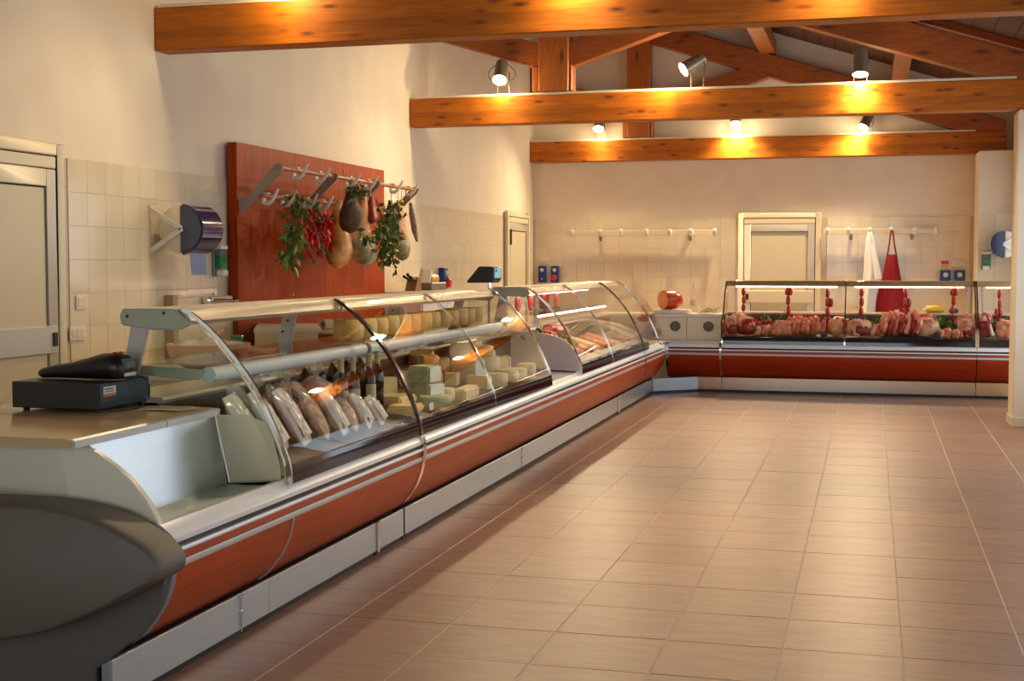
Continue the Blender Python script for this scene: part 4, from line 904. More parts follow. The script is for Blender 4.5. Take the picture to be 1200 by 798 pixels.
build('drum', MB().tube([(-4.3, 12.68, 1.345), (-4.3, 12.9, 1.345)], .055, 14), M('brass', srgb(206, 160, 92), .3, .5), t); build('guard', MB().prism([(12.56, 1.31), (12.6, 1.31), (12.66, 1.43), (12.63, 1.44)], -4.36, -4.24, YZ), ALUL, t); build('switch', bx(-4.32, -4.28, 12.96, 13.02, 1.31, 1.35), BLACKP, t, bevel=.006)

# scale display on the rail
t = thing('scale_display', 'black wedge-shaped scale display standing on the cheese case rail', 'display', (-2.96, 10.16, 1.302))
build('housing', MB().prism([(-3.09, 1.352), (-3.07, 1.345), (-2.88, 1.347), (-2.862, 1.37), (-2.862, 1.462), (-2.875, 1.474), (-2.985, 1.476)], 10.06, 10.28, XZ), BLACKP, t, bevel=.006)
build('screen', bx(-2.8625, -2.861, 10.085, 10.255, 1.385, 1.46), SCREENM, t); build('digit_strip', bx(-2.861, -2.8605, 10.1, 10.15, 1.43, 1.452), BLACKP, t)
build('pole', MB().tube([(-2.93, 10.17, 1.30), (-2.93, 10.17, 1.35)], .014, 10), CHROME, t)
build('arm', bx(-3.1, -2.86, 10.15, 10.19, .926, .94), ALUL, t); build('mast', MB().tube([(-2.93, 10.17, .93), (-2.93, 10.17, 1.31)], .014, 10), ALUL, t)

# ================================================================ BACK WALL: coat rails, coats
def coat_rail(lb, x0, x1, hooks, brs):
    z = 1.925; t = thing('coat_rail', lb, 'coat rail', ((x0+x1)/2, 18.15, z-.05))
    build('board', bx(x0, x1, 18.10, 18.125, z-.035, z+.035), CREAM, t, bevel=.003)
    for q in brs: build('bracket', MB().prism([(18.186, z-.11), (18.186, z+.02), (18.126, z+.02), (18.126, z-.03)], q-.02, q+.02, YZ), M('rail_bracket%d' % int(q*100+500), srgb(150, 132, 102), .5), t)
    for q in hooks: build('hook', MB().prism([(18.126, z+.045), (18.06, z+.05), (18.055, z+.01), (18.09, z-.05), (18.10, z-.05)], q-.022, q+.022, YZ), WHITEP, t, bevel=.008)
    return t
coat_rail('empty pale coat rail with seven hooks on the back wall', -4.05, -2.03, [-4.02, -3.62, -3.33, -2.98, -2.66, -2.37, -2.05], (-3.63, -2.39))
coat_rail('pale coat rail with apron and coat hanging, right of the back door', -.62, .80, [-.575, -.30, -.03, .24, .53, .79], (-.27, .50))
def cloth(nm, lb, cat, mat, rows, y, fold, seed, extra=None):
    """rows: (z, xl, xr, bulge)"""
    t = thing(nm, lb, cat, ((rows[0][1]+rows[0][2])/2, y, rows[-1][0])); n = 18; vs = []; k = len(rows)
    for side in (0, 1):
        for i, (z, a, b, bu) in enumerate(rows):
            for j in range(n+1):
                u = j/n; d = bu*math.sin(math.pi*u)+fold*(i/k)*math.sin(u*13+seed+.3*i)+(.012 if side else 0)
                vs.append((a+(b-a)*u, y-d, z))
    N = n+1; S = k*N; fs = []
    for i in range(k-1):
        for j in range(n):
            a = i*N+j; fs += [(a, a+1, a+N+1, a+N), (S+a, S+a+N, S+a+N+1, S+a+1)]
    for i in range(k-1): fs += [(i*N, i*N+N, S+i*N+N, S+i*N), (i*N+n, S+i*N+n, S+i*N+N+n, i*N+N+n)]
    for j in range(n): fs += [(j, S+j, S+j+1, j+1), ((k-1)*N+j, (k-1)*N+j+1, S+(k-1)*N+j+1, S+(k-1)*N+j)]
    build('fabric', MB().add(vs, fs), mat, t, smooth=80); return t
t = cloth('white_coat', 'white work coat hanging from the rail, left of the red apron', 'coat', CLOTHW, [(1.92, -.055, -.01, .015), (1.8, -.08, .03, .03), (1.6, -.095, .07, .05), (1.42, -.10, .115, .06), (1.3, -.11, .12, .06), (1.1, -.115, .07, .06), (.9, -.125, .055, .06), (.72, -.13, .06, .06)], 18.05, .018, 1)
sl = build('sleeve', MB().tube([(.0, 18.03, 1.75), (.05, 18.0, 1.5), (.085, 17.985, 1.3)], [.03, .045, .05], 10), CLOTHW, t, smooth=80)
t = cloth('red_apron', 'dark red apron hanging from the rail by its neck strap', 'apron', CLOTHR, [(1.62, .185, .315, .02), (1.5, .165, .335, .04), (1.35, .14, .365, .055), (1.2, .10, .39, .06), (1.0, .06, .43, .065), (.85, .045, .455, .065), (.72, .05, .46, .065)], 18.05, .02, 4)
build('neck_strap', MB().tube([(.195, 18.04, 1.62), (.215, 18.03, 1.75), (.235, 18.035, 1.93), (.255, 18.035, 1.93), (.28, 18.03, 1.75), (.305, 18.04, 1.62)], .010, 6), CLOTHR, t)

# ================================================================ INSIDE THE LEFT CASES
zf = lambda x: .727-.218*0 if x < -2.93 else .62+.218*(-(x+2.31)-.07)+.006
# row of cheese wheels on the glass shelf
kids()
for k in range(13):
    y = 6.99+.2*k; r = .088
    t = thing('cheese_round', '%s pale cheese wheel of the row on the glass shelf, counted from the bottles' % ORD[k], 'cheese', (-2.84, y, 1.071), 'cheese wheels in a row on the glass shelf')
    j = random.uniform(-.006, .006); h = .108+random.uniform(-.006, .006)
    build('rind', MB().lathe([(.001, 0), (r*.86, 0), (r*.97, h*.12), (r, h*.5), (r*.97, h*.88), (r*.86, h), (.001, h+.002)], (-2.84+j, y, 1.0705), 22), CHEESEY, t, smooth=50)
# cheeses in the well
def wheel(lb, x, y, z, r, h, mat, cut=None, rot=0, tilt=0, group=None):
    t = thing('cheese_round', lb, 'cheese', (x, y, z), group); mt = rotm(tilt, 0, rot, (x, y, z)); N = 22
    a0, a1 = cut or (0, 360); full = cut is None
    pr = [(r*.9, 0), (r*.985, h*.12), (r, h*.5), (r*.985, h*.88), (r*.9, h)]
    if full: build('rind', MB().lathe([(.001, 0)]+pr+[(.001, h)], (0, 0, 0), N, mt), mat, t, smooth=50)
    else:
        m = MB(); vs = []; n = 12
        for k in range(n+1):
            a = R(a0+(a1-a0)*k/n); vs += [mt @ Vector((q*math.cos(a), q*math.sin(a), zz)) for q, zz in pr]
        c0 = len(vs); vs += [mt @ Vector((0, 0, 0)), mt @ Vector((0, 0, h))]; p = len(pr)
        fs = [(k*p+i, (k+1)*p+i, (k+1)*p+i+1, k*p+i+1) for k in range(n) for i in range(p-1)]
        fs += [(k*p, c0, (k+1)*p) for k in range(n)]+[((k+1)*p-1, (k+2)*p-1, c0+1) for k in range(n)]
        b = n*p; m.add(vs, fs+[(c0, *[i for i in range(p)], c0+1), (c0, c0+1, *[b+i for i in range(p-1, -1, -1)])])
        build('rind', m, mat, t, smooth=50)
        for a in (a0, a1):
            ra = R(a); w_ = Vector((-math.sin(ra), math.cos(ra), 0))*(.0015 if a == a1 else -.0015)
            build('cut_face', MB().add([mt @ (Vector((q*math.cos(ra)*.97, q*math.sin(ra)*.97, zz))+w_) for q, zz in [(.01, h*.04), (r*.9, h*.04), (r*.97, h*.5), (r*.9, h*.96), (.01, h*.96)]], [(0, 1, 2, 3, 4)]), CHEESEW if mat is CHEESEB else CHEESEP, t)
    return t
def block(lb, x, y, z, sx, sy, sz, mat, rot=0, face=None):
    t = thing('cheese_block', lb, 'cheese', (x, y, z)); mt = rotm(0, 0, R(rot), (x, y, z))
    build('block', MB().box(-sx/2, sx/2, -sy/2, sy/2, 0, sz, mt), mat, t, bevel=.012, seg=2)
    if face: build('cut_face', MB().box(sx/2-.004, sx/2+.003, -sy/2+.008, sy/2-.008, .006, sz-.006, mt), face, t, bevel=.002)
    return t
block('greenish cheese block with white cut face, lowest of the stack beside the bottles', -2.56, 7.5, zf(-2.66), .17, .17, .10, CHEESEB, -14, CHEESEW)
block('greenish cheese block with white cut face, on top of the stack beside the bottles', -2.57, 7.51, zf(-2.66)+.102, .15, .16, .10, CHEESEB, -8, CHEESEW)
wheel('flat greenish cheese wheel in front of the greenish stack', -2.47, 7.42, zf(-2.55), .1, .06, CHEESEB)
wheel('half cheese wheel with dark grey rind behind the greenish stack', -2.74, 7.95, zf(-2.80), .15, .11, RINDD, (20, 200))
wheel('golden half cheese wheel lying on the dark grey one', -2.76, 8.0, zf(-2.80)+.112, .12, .085, CHEESEO, (-60, 120))
wheel('golden brown cheese wheel at the back of the well', -2.83, 8.5, zf(-2.92), .1, .12, CHEESEO)
block('tall pale cheese block at the back, left of the case mullion', -2.80, 8.95, zf(-2.87), .14, .16, .20, CHEESEP, 20)
block('long ivory cheese log lying at the front of the well', -2.445, 7.95, zf(-2.49), .09, .36, .075, CHEESEP, 3)
wheel('small ivory cheese wheel at the near end of the ivory log', -2.50, 7.70, zf(-2.56), .06, .075, CHEESEP)
block('ivory cheese block with white face just left of the mullion', -2.62, 8.62, zf(-2.72), .15, .16, .15, CHEESEP, -10, CHEESEW)
wheel('quarter wedge of ivory cheese in the middle of the well', -2.6, 8.25, zf(-2.72), .17, .08, CHEESEP, (100, 190))
block('yellow cheese block with white cut face at the back, right of the mullion', -2.78, 9.35, zf(-2.86)+.0, .14, .16, .17, CHEESEO, -16, CHEESEW)
wheel('big ivory cheese wheel right of the mullion, tilted to the front', -2.66, 9.05, zf(-2.80), .125, .12, CHEESEP, None, 0, R(0))
wheel('small ivory cheese wheel at the front, right of the mullion', -2.46, 8.72, zf(-2.54), .075, .09, CHEESEP)
wheel('pale cheese wheel at the front, in the middle of the far pane', -2.47, 9.02, zf(-2.56), .085, .085, CHEESEP)
wheel('pale cheese wheel at the front, second from the far end', -2.47, 9.27, zf(-2.55), .08, .08, CHEESEP)
block('ivory cheese block near the far end of the cheese case', -2.62, 9.42, zf(-2.70), .13, .17, .12, CHEESEP, 12)
wheel('small pale cheese wheel at the far end of the cheese case', -2.46, 9.53, zf(-2.53), .07, .10, CHEESEP)
wheel('small pale cheese wheel behind the far end block', -2.80, 9.6, zf(-2.88), .08, .11, CHEESEP)
block('flat tan cheese slab at the front, nearest the tall black joint', -2.50, 6.98, zf(-2.57), .17, .22, .045, CHEESEY, 6)
block('second flat tan cheese slab at the front, just before the flat greenish wheel', -2.62, 7.14, zf(-2.70), .18, .24, .05, CHEESEP, -4)
wheel('half cheese wheel with pale rind between the bottles and the greenish stack', -2.76, 7.3, zf(-2.84), .12, .10, CHEESEP, (60, 240))
wheel('golden cheese wheel leaning at the back behind the ivory log', -2.84, 8.25, zf(-2.91)+.09, .09, .09, CHEESEO, None, 0, R(12))
block('tall ivory cheese block at the back, in the middle of the far pane', -2.83, 9.08, zf(-2.90), .13, .15, .19, CHEESEY, 8)
wheel('ivory cheese wheel lying on top of the big tilted wheel', -2.70, 9.12, zf(-2.80)+.122, .10, .07, CHEESEY)
wheel('pale half wheel at the front between mullion and ivory log', -2.50, 8.38, zf(-2.60), .10, .085, CHEESEP, (-30, 150))
block('yellow cheese wedge block behind the far front wheels', -2.60, 9.22, zf(-2.68), .12, .14, .13, CHEESEY, -20)
for k, (x, y, lb) in enumerate([(-2.42, 7.85, 'in front of the ivory log'), (-2.42, 9.12, 'in front of the pale wheels'), (-2.42, 7.2, 'nearest the bottles')]):
    t = thing('price_holder', 'small wire price holder with white card %s' % lb, 'price tag', (x, y, zf(x-.02)))
    build('wire', MB().tube([(x, y-.04, zf(x)), (x, y-.04, zf(x)+.07), (x, y+.04, zf(x)+.07), (x, y+.04, zf(x))], .002, 5), CHROME, t); build('card', bx(x-.001, x+.001, y-.036, y+.036, zf(x)+.025, zf(x)+.066), PAPER, t)
# papers and packs lying on the ledge behind the cases
for k, (y, L, lb) in enumerate([(6.15, .42, 'flat white packets on the ledge behind the wine bottles'), (7.6, .5, 'flat white packets on the ledge behind the greenish cheese'), (8.2, .4, 'flat pinkish packet on the ledge behind the golden cheese')]):
    t = thing('flat_packet', lb, 'packet', (-3.0, y, .926)); 
    for q in range(3): build('sheet', MB().box(-.07, .07, -L/2, L/2, 0, .008, rotm(R(random.uniform(-1, 1)), R(3), R(random.uniform(-5, 5)), (-2.99, y+.03*q, .9275+.010*q))), PRINT, t)
t = thing('wrapped_pack', 'brown wrapped pack on the ledge at the far end of the cheese case', 'pack', (-2.99, 9.4, .926))
build('wrap', MB().box(-3.08, -2.92, 9.0, 9.7, .927, 1.0), CARD, t, bevel=.02, seg=2); build('bag', MB().blob((-2.98, 9.55, 1.03), (.07, .16, .035), .5, 3, 6), M('brown_wrap', srgb(150, 116, 88), .5), t, smooth=70)
# bread in bags, biscuit bags
def bagloaf(lb, x, y, z, r, seed, mat=BREAD):
    t = thing('bread_bag', lb, 'bread', (x, y, z))
    build('loaf', MB().blob((x, y, z+r[2]), r, .25, 2.2, seed, 18, 11), mat, t, smooth=80)
    build('bag', MB().blob((x, y, z+r[2]*1.06), (r[0]*1.1, r[1]*1.1, r[2]*1.08), .35, 3.2, seed+3, 18, 11).tube([(x, y, z+r[2]*2), (x+.01, y+.01, z+r[2]*2+.04), (x+.02, y, z+r[2]*2+.07)], [.02, .015, .04], 8), FILM, t, smooth=40)
    return t
bagloaf('bagged round loaf lying leftmost behind the biscuit bags', -2.76, 5.62, zf(-2.76)+.03, (.1, .12, .07), 2)
bagloaf('big bagged brown loaf behind the black tag', -2.74, 5.93, zf(-2.74)+.02, (.1, .14, .09), 5)
bagloaf('bagged reddish loaf standing just left of the wine bottles', -2.70, 6.18, zf(-2.70)+.01, (.09, .11, .10), 9, M('red_bread', srgb(186, 96, 52), .6, c2=srgb(206, 140, 84), ns=9, bump=.3))
t = solo('price_tag', MB().box(-.003, .003, -.05, .05, -.02, .02, rotm(R(-30), R(-20), 0, (-2.63, 5.83, .865))), TAGBLK, 'black tag stuck on the big bagged loaf', 'tag', (-2.63, 5.83, .845))
FILMW = clear('white_film', (.95, .93, .9, 1), .9, .15, milk=.6, milkc=(.95, .92, .86, 1))
def biscuitbag(lb, x, y, z, w, h, lean, yaw, seed, filling, printed):
    t = thing('biscuit_bag', lb, 'bag', (x, y, z)); mt = rotm(0, 0, R(yaw), (x, y, z)) @ Matrix.Rotation(R(lean), 4, 'Y')
    n = 10; k = 12; fr = []; 
    def pil(sc, zz0, zz1, amp):
        vs = []
        for side in (1, -1):
            for i in range(k+1):
                v_ = i/k; zz = zz0+(zz1-zz0)*v_
                for j in range(n+1):
                    u = j/n*2-1; th = (1-u*u)**.6*math.sin(math.pi*(.06+.88*v_))**.6
                    vs.append(mt @ Vector((side*(th*.04*sc+.0015)+amp*mnoise.noise(Vector((u*4+seed, zz*18, side*3))), u*w/2*sc, zz)))
        N = n+1; S = (k+1)*N; fs = []
        for i in range(k):
            for j in range(n):
                a = i*N+j; fs += [(a, a+1, a+N+1, a+N), (S+a, S+a+N, S+a+N+1, S+a+1)]
        for i in range(k): fs += [(i*N, i*N+N, S+i*N+N, S+i*N), (i*N+n, S+i*N+n, S+i*N+N+n, i*N+N+n)]
        for j in range(n): fs += [(j, S+j, S+j+1, j+1), (k*N+j, k*N+j+1, S+k*N+j+1, S+k*N+j)]
        return MB().add(vs, fs)
    build('biscuits', pil(.86, .012, h*.72, .007), filling, t, smooth=60); build('bag', pil(1, .002, h, .008), FILMW if printed else FILM, t, smooth=40)
    if printed: build('label', MB().add([mt @ Vector((.044-abs(u)*.02, u*w*.40, h*zz)) for zz in (.12, .70) for u in (-1, -.5, 0, .5, 1)], [(i, i+1, i+6, i+5) for i in range(4)]), PRINT, t)
    return t
WHB = M('pale_filling', srgb(226, 216, 192), .7, c2=srgb(204, 186, 152), ns=20, bump=.3); REDB = M('reddish_filling', srgb(200, 136, 104), .7, c2=srgb(224, 190, 152), ns=40, bump=.5)
for k, (x, y, yaw, w, h, ln, fl, prn, lb) in enumerate([
    (-2.53, 5.22, 14, .23, .29, -28, WHB, True, 'pale printed bag, nearest of the bags leaning behind the end glass'),
    (-2.51, 5.43, 20, .24, .30, -30, WHB, True, 'pale printed bag, second of the bags behind the end glass'),
    (-2.50, 5.65, 16, .24, .29, -30, REDB, True, 'pale bag with reddish biscuits, third from the end glass'),
    (-2.49, 5.86, 24, .22, .26, -30, BISC, False, 'bag of golden biscuits in the middle of the case front'),
    (-2.48, 6.06, 18, .21, .24, -30, BISC, True, 'bag of golden biscuits with a white label, below the bottles'),
    (-2.48, 6.2, 22, .17, .19, -30, REDB, False, 'bag of brown biscuits below the leftmost front wine bottle'),
    (-2.66, 5.45, 10, .2, .27, -24, BISC, False, 'bag of biscuits behind the nearest two pale bags'),
    (-2.63, 5.75, 30, .18, .25, -24, REDB, False, 'bag of biscuits below the black tag'),
    (-2.47, 6.36, 20, .19, .20, -30, WHB, True, 'small pale printed bag at the foot of the front wine bottles'),
    (-2.46, 6.53, 16, .18, .17, -32, BISC, True, 'small bag with white print right beside the tall black joint')]):
    biscuitbag(lb, x, y, zf(x-.05)+.002, w, h, ln, yaw, k*3.3, fl, prn)
# wine bottles
def bottle(lb, x, y, label_):
    z = zf(x-.04); t = thing('wine_bottle', lb, 'bottle', (x, y, z), 'dark wine bottles in the display case')
    build('glass', MB().lathe([(.034, 0), (.037, .004), (.0375, .17), (.034, .19), (.018, .215), (.014, .235), (.014, .295), (.016, .297), (.016, .305), (.001, .306)], (x, y, z), 18), WINEG, t, smooth=50)
    build('capsule', MB().lathe([(.0155, .235), (.0155, .294), (.0172, .296), (.0172, .306), (.001, .308)], (x, y, z), 14), CAPS, t, smooth=50)
    if label_:
        n = 10; m = MB(); vs = [(x+.0383*math.cos(R(-95+120*k/n)), y+.0383*math.sin(R(-95+120*k/n)), z+zz) for zz in (.05, .14) for k in range(n+1)]
        m.add(vs, [(k, k+1, n+2+k, n+1+k) for k in range(n)]); build('label', m, CARD, t)
    return t
for k, (x, y, lab, lb) in enumerate([(-2.80, 6.30, False, 'leftmost wine bottle, in the back row behind the reddish loaf'), (-2.80, 6.48, False, 'second wine bottle of the back row from the left'), (-2.80, 6.66, False, 'third wine bottle of the back row from the left'),
    (-2.80, 6.86, False, 'fourth wine bottle of the back row from the left'), (-2.80, 7.06, False, 'rightmost wine bottle of the back row'),
    (-2.66, 6.44, True, 'wine bottle at the left end of the front row'), (-2.65, 6.58, True, 'wine bottle second from the left in the front row, with a cream label'), (-2.66, 6.84, True, 'wine bottle right behind the black glass joint, with a cream label'), (-2.68, 7.02, False, 'wine bottle at the right end of the front row, beside the cheese stack')]):
    bottle(lb, x, y, lab)

# ================================================================ COLD CUTS CASE
def leafheap(nm, lb, x, y, z, sp, n_, seed, cat='greens'):
    m = leaves(MB(), (x, y, z), sp, n_, .07, .022, seed, .5); t = thing(nm, lb, cat, (x, y, z-sp[2]*1.5))
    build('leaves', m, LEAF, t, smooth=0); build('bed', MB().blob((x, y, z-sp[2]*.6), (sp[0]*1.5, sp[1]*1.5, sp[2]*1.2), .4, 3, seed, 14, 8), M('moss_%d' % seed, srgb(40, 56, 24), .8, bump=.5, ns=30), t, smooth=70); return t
leafheap('parsley_heap', 'green leaf garnish at the near back of the cold cuts case', -2.80, 11.25, .84, (.05, .18, .035), 90, 301)
leafheap('parsley_heap', 'green leaf garnish in the middle of the cold cuts case', -2.68, 11.75, .78, (.05, .16, .03), 70, 302)
def log(nm, lb, a, b, r, mat, cat, face=None):
    a, b = Vector(a), Vector(b); t = thing(nm, lb, cat, (a+b)/2-Vector((0, 0, r)))
    p = [a+(b-a)*u for u in (0, .06, .3, .6, .94, 1)]
    build('sausage', MB().tube(p, [r*.6, r*.95, r, r, r*.95, r*.6], 14), mat, t, smooth=70)
    if face: build('cut_face', MB().tube([a-(b-a).normalized()*.002, a+(b-a).normalized()*.004], r*.72, 14), face, t)
    return t
log('cured_ham', 'dark red cured ham piece at the back of the cold cuts case', (-2.84, 11.75, .86), (-2.80, 12.2, .84), .09, MEATD, 'ham', MEATP)
log('cured_ham', 'red ham piece with pale cut face behind the leaf garnish', (-2.70, 11.5, .82), (-2.84, 11.5, .85), .07, MEAT, 'ham', FAT)
for k, (x, y, mat, lb) in enumerate([(-2.58, 11.62, MEATP, 'thick pale pink salami, nearest in the cold cuts case'), (-2.60, 12.0, HAMO, 'tan salami, second in the cold cuts case'), (-2.60, 12.38, CHEESEP, 'ivory salami in the middle of the cold cuts case'), (-2.6, 12.75, HAMO, 'tan salami right of the ivory one'), (-2.60, 13.12, MEATP, 'pink salami near the far joint of the cold cuts case')]):
    log('salami', lb, (x+.13, y-.1, zf(x+.13)+.045), (x-.2, y+.16, zf(x-.2)+.045), .045, mat, 'salami', SPECKR if k % 2 else FAT)
for k, (x, y, mat, lb) in enumerate([(-2.42, 11.2, WHITEP, 'white meat tray nearest in the cold cuts case'), (-2.43, 11.62, MEATP, 'pink meat packet in front of the tan salami'), (-2.43, 12.05, PAPER, 'white packet in front of the ivory salami'), (-2.42, 13.25, MEAT, 'red meat packet near the far joint of the cold cuts case'), (-2.46, 13.6, MEATD, 'dark red meat packet at the far end of the cold cuts case')]):
    t = thing('meat_packet', lb, 'packet', (x, y, zf(x-.06))); build('tray', MB().box(-.06, .06, -.13, .13, 0, .03, rotm(0, R(12), 0, (x, y, zf(x)+.002))), WHITEP, t, bevel=.008)
    build('contents', MB().blob((x, y, zf(x)+.035), (.05, .11, .03), .25, 3, k+20, 14, 8), mat if mat not in (WHITEP, PAPER) else MEATP, t, smooth=70)
for k, (x, y, lb) in enumerate([(-2.6, 13.45, 'flat tan packet just before the far black joint'), (-2.52, 14.15, 'flat tan packet, first beyond the black joint'), (-2.56, 14.5, 'flat tan packet, second beyond the black joint'), (-2.66, 14.85, 'flat tan packet at the corner end')]):
    t = thing('flat_packet', lb, 'packet', (x, y, zf(x-.15))); build('slices', MB().box(-.14, .14, -.13, .13, 0, .03, rotm(0, R(12), R(8*k-10), (x, y, zf(x)+.01))), M('tan_slices%d' % k, srgb(206, 160-6*k, 120-4*k), .4), t, bevel=.008); build('film', MB().box(-.16, .16, -.15, .15, 0, .036, rotm(0, R(12), R(8*k-10), (x, y, zf(x)+.008))), FILM, t, bevel=.01)
# hanging in the cold cuts case
for k, (y, lb) in enumerate([(11.05, 'short red sausage pair hanging first in the cold cuts case'), (11.5, 'short red sausage pair hanging second in the cold cuts case'), (12.5, 'short red sausage pair hanging in the middle of the cold cuts case')]):
    t = thing('sausage_string', lb, 'sausage', (-2.93, y, 1.08))
    for s_ in (-1, 1): build('link', MB().tube([(-2.93, y+.015*s_, 1.225), (-2.93, y+.025*s_, 1.19), (-2.93, y+.028*s_, 1.12), (-2.93, y+.02*s_, 1.08)], [.006, .02, .02, .006], 10), SAUS, t, smooth=70)
log('cured_ham', 'orange-red cured piece hanging under the lamp of the cold cuts case', (-2.92, 11.95, 1.225), (-2.92, 11.97, 1.08), .05, SPECKR, 'ham')

# ================================================================ MEAT CASES
zg = lambda y: .62+.218*((y-15.5)-.07)+.006
def meat(nm, lb, x, y, rx, ry, rz, mat, seed, fat=None, bone=False, rot=0, amp=.3, cat='meat', n_=1, face=False):
    rx *= 1.08; rz *= 1.3; z = zg(y+ry*.6); t = thing(nm, lb, cat, (x, y, z)); q = Matrix.Rotation(R(rot), 4, 'Z')
    if n_ == 1: build('flesh', MB().blob((x, y, z+rz*.8), (rx, ry, rz), amp, 2.2, seed, 20, 12, q, -.8, .8), mat, t, smooth=70)
    else:
        for k in range(n_):
            xx = x-rx+2*rx*(k+.5)/n_; build('slice', MB().blob((xx, y+.02*(k % 3-1), z+rz*.8), (rx/n_*1.5, ry, rz*(.8+.2*((k*7) % 3)/2)), .35, 2.5, seed+k, 12, 9, Matrix.Rotation(R(18-9*(k % 3)), 4, 'Y'), -.8, .8), mat if k % 2 else (fat or mat), t, smooth=70)
    if fat and n_ == 1: build('fat', MB().blob((x-.1*rx, y+.05*ry, z+rz*1.02), (rx*.96, ry*.95, rz*.84), amp*1.2, 2.4, seed+2, 20, 12, q, -.1, .8), fat, t, smooth=70)
    if face: build('cut_face', MB().blob((x+.1*rx, y-ry*.78, z+rz*.62), (rx*.82, ry*.25, rz*.62), .15, 2, seed+5, 16, 9), MEATD, t, smooth=70)
    if bone: build('bone', MB().tube([(x+rx*.1, y-ry*.3, z+rz*1.5), (x+rx*.5, y-ry*.8, z+rz*.9), (x+rx*.85, y-ry*1.0, z+rz*.15)], [.02, .017, .022], 8), M('bone_%d' % seed, srgb(226, 206, 180), .4), t, smooth=70)
    return t
meat('roast', 'pointed roast with dark face at the left end of the long meat case', -1.575, 15.72, .075, .12, .09, MEATP, 1, FAT, face=True)
meat('roast', 'white-fat roast with dark face, second from the left in the long meat case', -1.39, 15.72, .10, .12, .085, MEAT, 2, FAT, face=True)
leafheap('parsley_heap', 'green leaf garnish behind the left chops in the meat case', -1.10, 16.0, .80, (.13, .06, .04), 110, 311)
meat('chops', 'pile of small chops in front of the left leaf garnish', -1.15, 15.69, .13, .09, .055, MEATO, 3, FAT, n_=5)
meat('knuckle', 'bony pinkish knuckle right of the small chops', -.97, 15.72, .11, .11, .07, MEATP, 4, FAT)
meat('steaks', 'row of overlapping orange-red steaks left of the black knob', -.73, 15.74, .2, .12, .075, MEATO, 5, MEATP, n_=8)
meat('chops', 'wedge of golden poultry right of the black knob', -.40, 15.80, .08, .08, .075, M('poultry_gold', srgb(220, 150, 80), .4, c2=srgb(232, 180, 120), ns=12), 6, None, rot=20)
meat('roast', 'round red roast with white fat edge just right of the glass joint', -.13, 15.72, .125, .12, .082, FAT, 7, None, face=True)
meat('poultry', 'small orange poultry piece right of the red roast', .075, 15.72, .065, .09, .065, MEATO, 8, FAT, n_=3)
leafheap('parsley_heap', 'green leaf garnish behind the red roast', .03, 16.0, .79, (.10, .05, .03), 60, 312)
meat('ribs', 'big rack of ribs with streaky fat in the middle of the right pane', .335, 15.76, .2, .16, .10, MEAT, 9, MEATP, n_=7)
meat('belly', 'pale fatty belly piece left of the right black knob', .615, 15.74, .125, .13, .085, FAT, 10, MEATP)
leafheap('parsley_heap', 'dark green leaf garnish above the right black knob', .83, 15.98, .80, (.12, .07, .05), 150, 313)
meat('chops', 'orange and pink chops right of the right black knob', .87, 15.68, .12, .09, .05, MEATO, 11, FAT, n_=6)
meat('leg', 'leg joint with dark face at the right end of the long meat case', 1.04, 15.74, .085, .13, .085, MEATP, 13, FAT, face=True)
meat('leg', 'leg with long white bone at the left end of the second meat case', 1.235, 15.74, .08, .13, .11, MEATD, 14, MEATP, True)
meat('roast', 'tied tan roast in the second meat case beside the pillar', 1.47, 15.70, .12, .12, .085, MEATP, 15, FAT)
leafheap('parsley_heap', 'green leaf garnish behind the tied roast', 1.45, 15.98, .80, (.1, .05, .03), 70, 314)
meat('breast', 'rounded pink breast piece behind the pointed roast at the left end', -1.50, 16.0, .10, .09, .07, MEATP, 31, FAT)
meat('breast', 'dark red piece lying behind the small left chops', -1.18, 15.88, .11, .08, .06, MEATD, 32, MEAT, n_=4)
meat('breast', 'pink piece behind the row of orange-red steaks', -.78, 15.98, .17, .08, .07, MEATP, 33, MEATO, n_=6)
meat('breast', 'red piece behind the golden poultry, left of the glass joint', -.34, 16.02, .09, .07, .06, MEAT, 34, FAT)
meat('ribs', 'second rack of ribs lying on top behind the big one', .32, 15.99, .19, .1, .10, MEATO, 35, FAT, n_=6)
meat('breast', 'pale piece behind the fatty belly piece', .62, 16.0, .10, .08, .08, MEATP, 36, MEAT)
meat('breast', 'red piece behind the leg joint at the right end', 1.03, 16.0, .09, .08, .08, MEATO, 37, MEATP, n_=3)
def sausages(lb, x, z1, seed):
    t = thing('sausage_string', lb, 'sausage', (x, 16.0, z1), 'sausage strings hanging under the lamp'); z = 1.222; rnd = random.Random(seed); k = 0
    while z-.08 > z1-.02:
        L = rnd.uniform(.085, .125); a = rnd.uniform(-.012, .012); pair = rnd.random() < .45
        for s_ in ((-1, 1) if pair else (0,)):
            xx = x+a+.02*s_; build('link', MB().tube([(x+a*.3, 16.0, z), (xx, 16.0, z-L*.15), (xx+.003, 15.995, z-L*.5), (xx, 16.0, z-L*.85), (x-a*.3, 16.0, z-L)], [.005, .021, .026, .022, .005], 10), SAUS, t, smooth=70)
        build('knot', MB().blob((x-a*.3, 16.0, z-L), (.007, .007, .007), 0, nu=6, nv=4), FAT, t); z -= L
    return t
for k, (x, z1, lb) in enumerate([(-1.462, .95, 'leftmost sausage string, hanging above the pointed roast'), (-.94, .80, 'second sausage string from the left'), (-.485, .80, 'sausage string hanging left of the glass joint'), (-.12, .85, 'sausage string hanging just right of the glass joint'), (.39, .79, 'sausage string hanging above the ribs'), (.90, .86, 'sausage string hanging above the dark leaf garnish'), (1.40, .83, 'rightmost sausage string, in the second meat case')]): sausages(lb, x, z1, k+50)
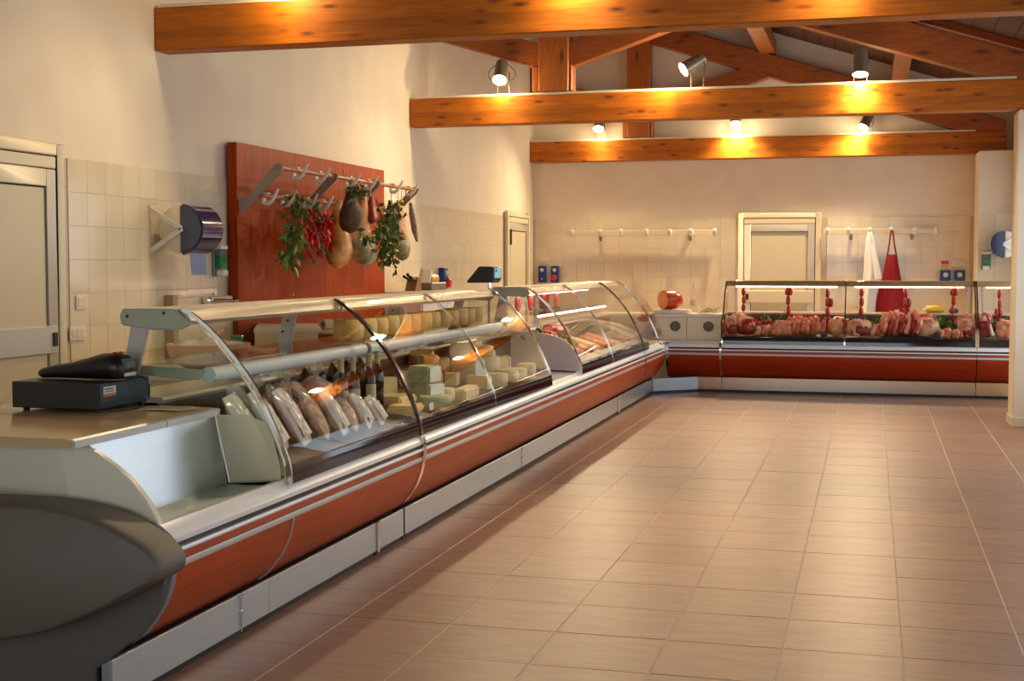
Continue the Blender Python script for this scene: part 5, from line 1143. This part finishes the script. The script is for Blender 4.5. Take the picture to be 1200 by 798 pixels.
t = solo('yellow_packet', MB().blob((.72, 16.36, .965), (.12, .07, .045), .4, 3, 4, 16, 9, None, -.85), YELLOW, 'crumpled yellow packet on the worktop behind the meat case', 'packet', (.72, 16.36, .926), smooth=60)
solo('green_packet', MB().blob((.93, 16.36, .95), (.06, .05, .03), .3, 3, 9, 14, 8, None, -.8), M('dark_green_wrap', srgb(44, 56, 34), .5), 'small dark green packet right of the yellow one', 'packet', (.93, 16.36, .926), smooth=60)

# ================================================================ CORNER WORKTOP
t = solo('cutting_board', bx(-2.52, -2.10, 15.80, 16.14, .906, .95), WHITEP, 'thick white cutting board under the mortadella', 'cutting board', (-2.31, 15.97, .905), bevel=.006)
t = thing('mortadella', 'half mortadella with orange cut face on the white cutting board', 'mortadella', (-2.36, 15.97, .95))
d = Vector((-.72, -.69, 0)).normalized(); q = d.to_track_quat('Z', 'Y').to_matrix().to_4x4(); c = Vector((-2.345, 15.98, 1.066))
build('casing', MB().lathe([(.03, -.16), (.075, -.145), (.105, -.10), (.114, -.03), (.114, .09), (.112, .1)], c, 28, q), MORTR, t, smooth=50); build('cut_face', MB().lathe([(.109, .1), (.109, .103), (.001, .104)], c, 28, q), MORTF, t)
t = thing('water_bottle', 'clear plastic bottle standing right of the mortadella', 'bottle', (-2.06, 15.98, .906)); b = .906
build('bottle', MB().lathe([(.03, b), (.036, b+.01), (.036, b+.07), (.033, b+.08), (.036, b+.09), (.036, b+.17), (.033, b+.18), (.036, b+.19), (.036, b+.24), (.028, b+.28), (.014, b+.31), (.013, b+.33)], (-2.06, 15.98, 0), 18), PET, t, smooth=50)
build('cap', MB().lathe([(.0155, b+.33), (.0155, b+.35), (.001, b+.351)], (-2.06, 15.98, 0), 12), WHITEP, t); build('label', MB().lathe([(.0368, b+.10), (.0368, b+.16)], (-2.06, 15.98, 0), 18), M('bottle_label', srgb(224, 190, 170), .5), t)
t = thing('netting_pile', 'loose pile of white meat netting on the corner worktop', 'netting', (-1.87, 15.95, .906)); rnd = random.Random(3)
for k in range(14):
    p = [Vector((-1.87+rnd.gauss(0, .06), 15.95+rnd.gauss(0, .05), .915+abs(rnd.gauss(0, .028)))) for _ in range(6)]; build('strand', MB().tube(p, .006, 5), NET, t, smooth=60)

# leaves, pepper stems and garnish are too small to pick apart one by one: real geometry joined into one part each
for o in COL.objects:
    if o.type == 'MESH' and o.parent and o.name.split('.')[0] in ('leaves', 'light_leaves', 'stems'): o['kind'] = 'stuff'
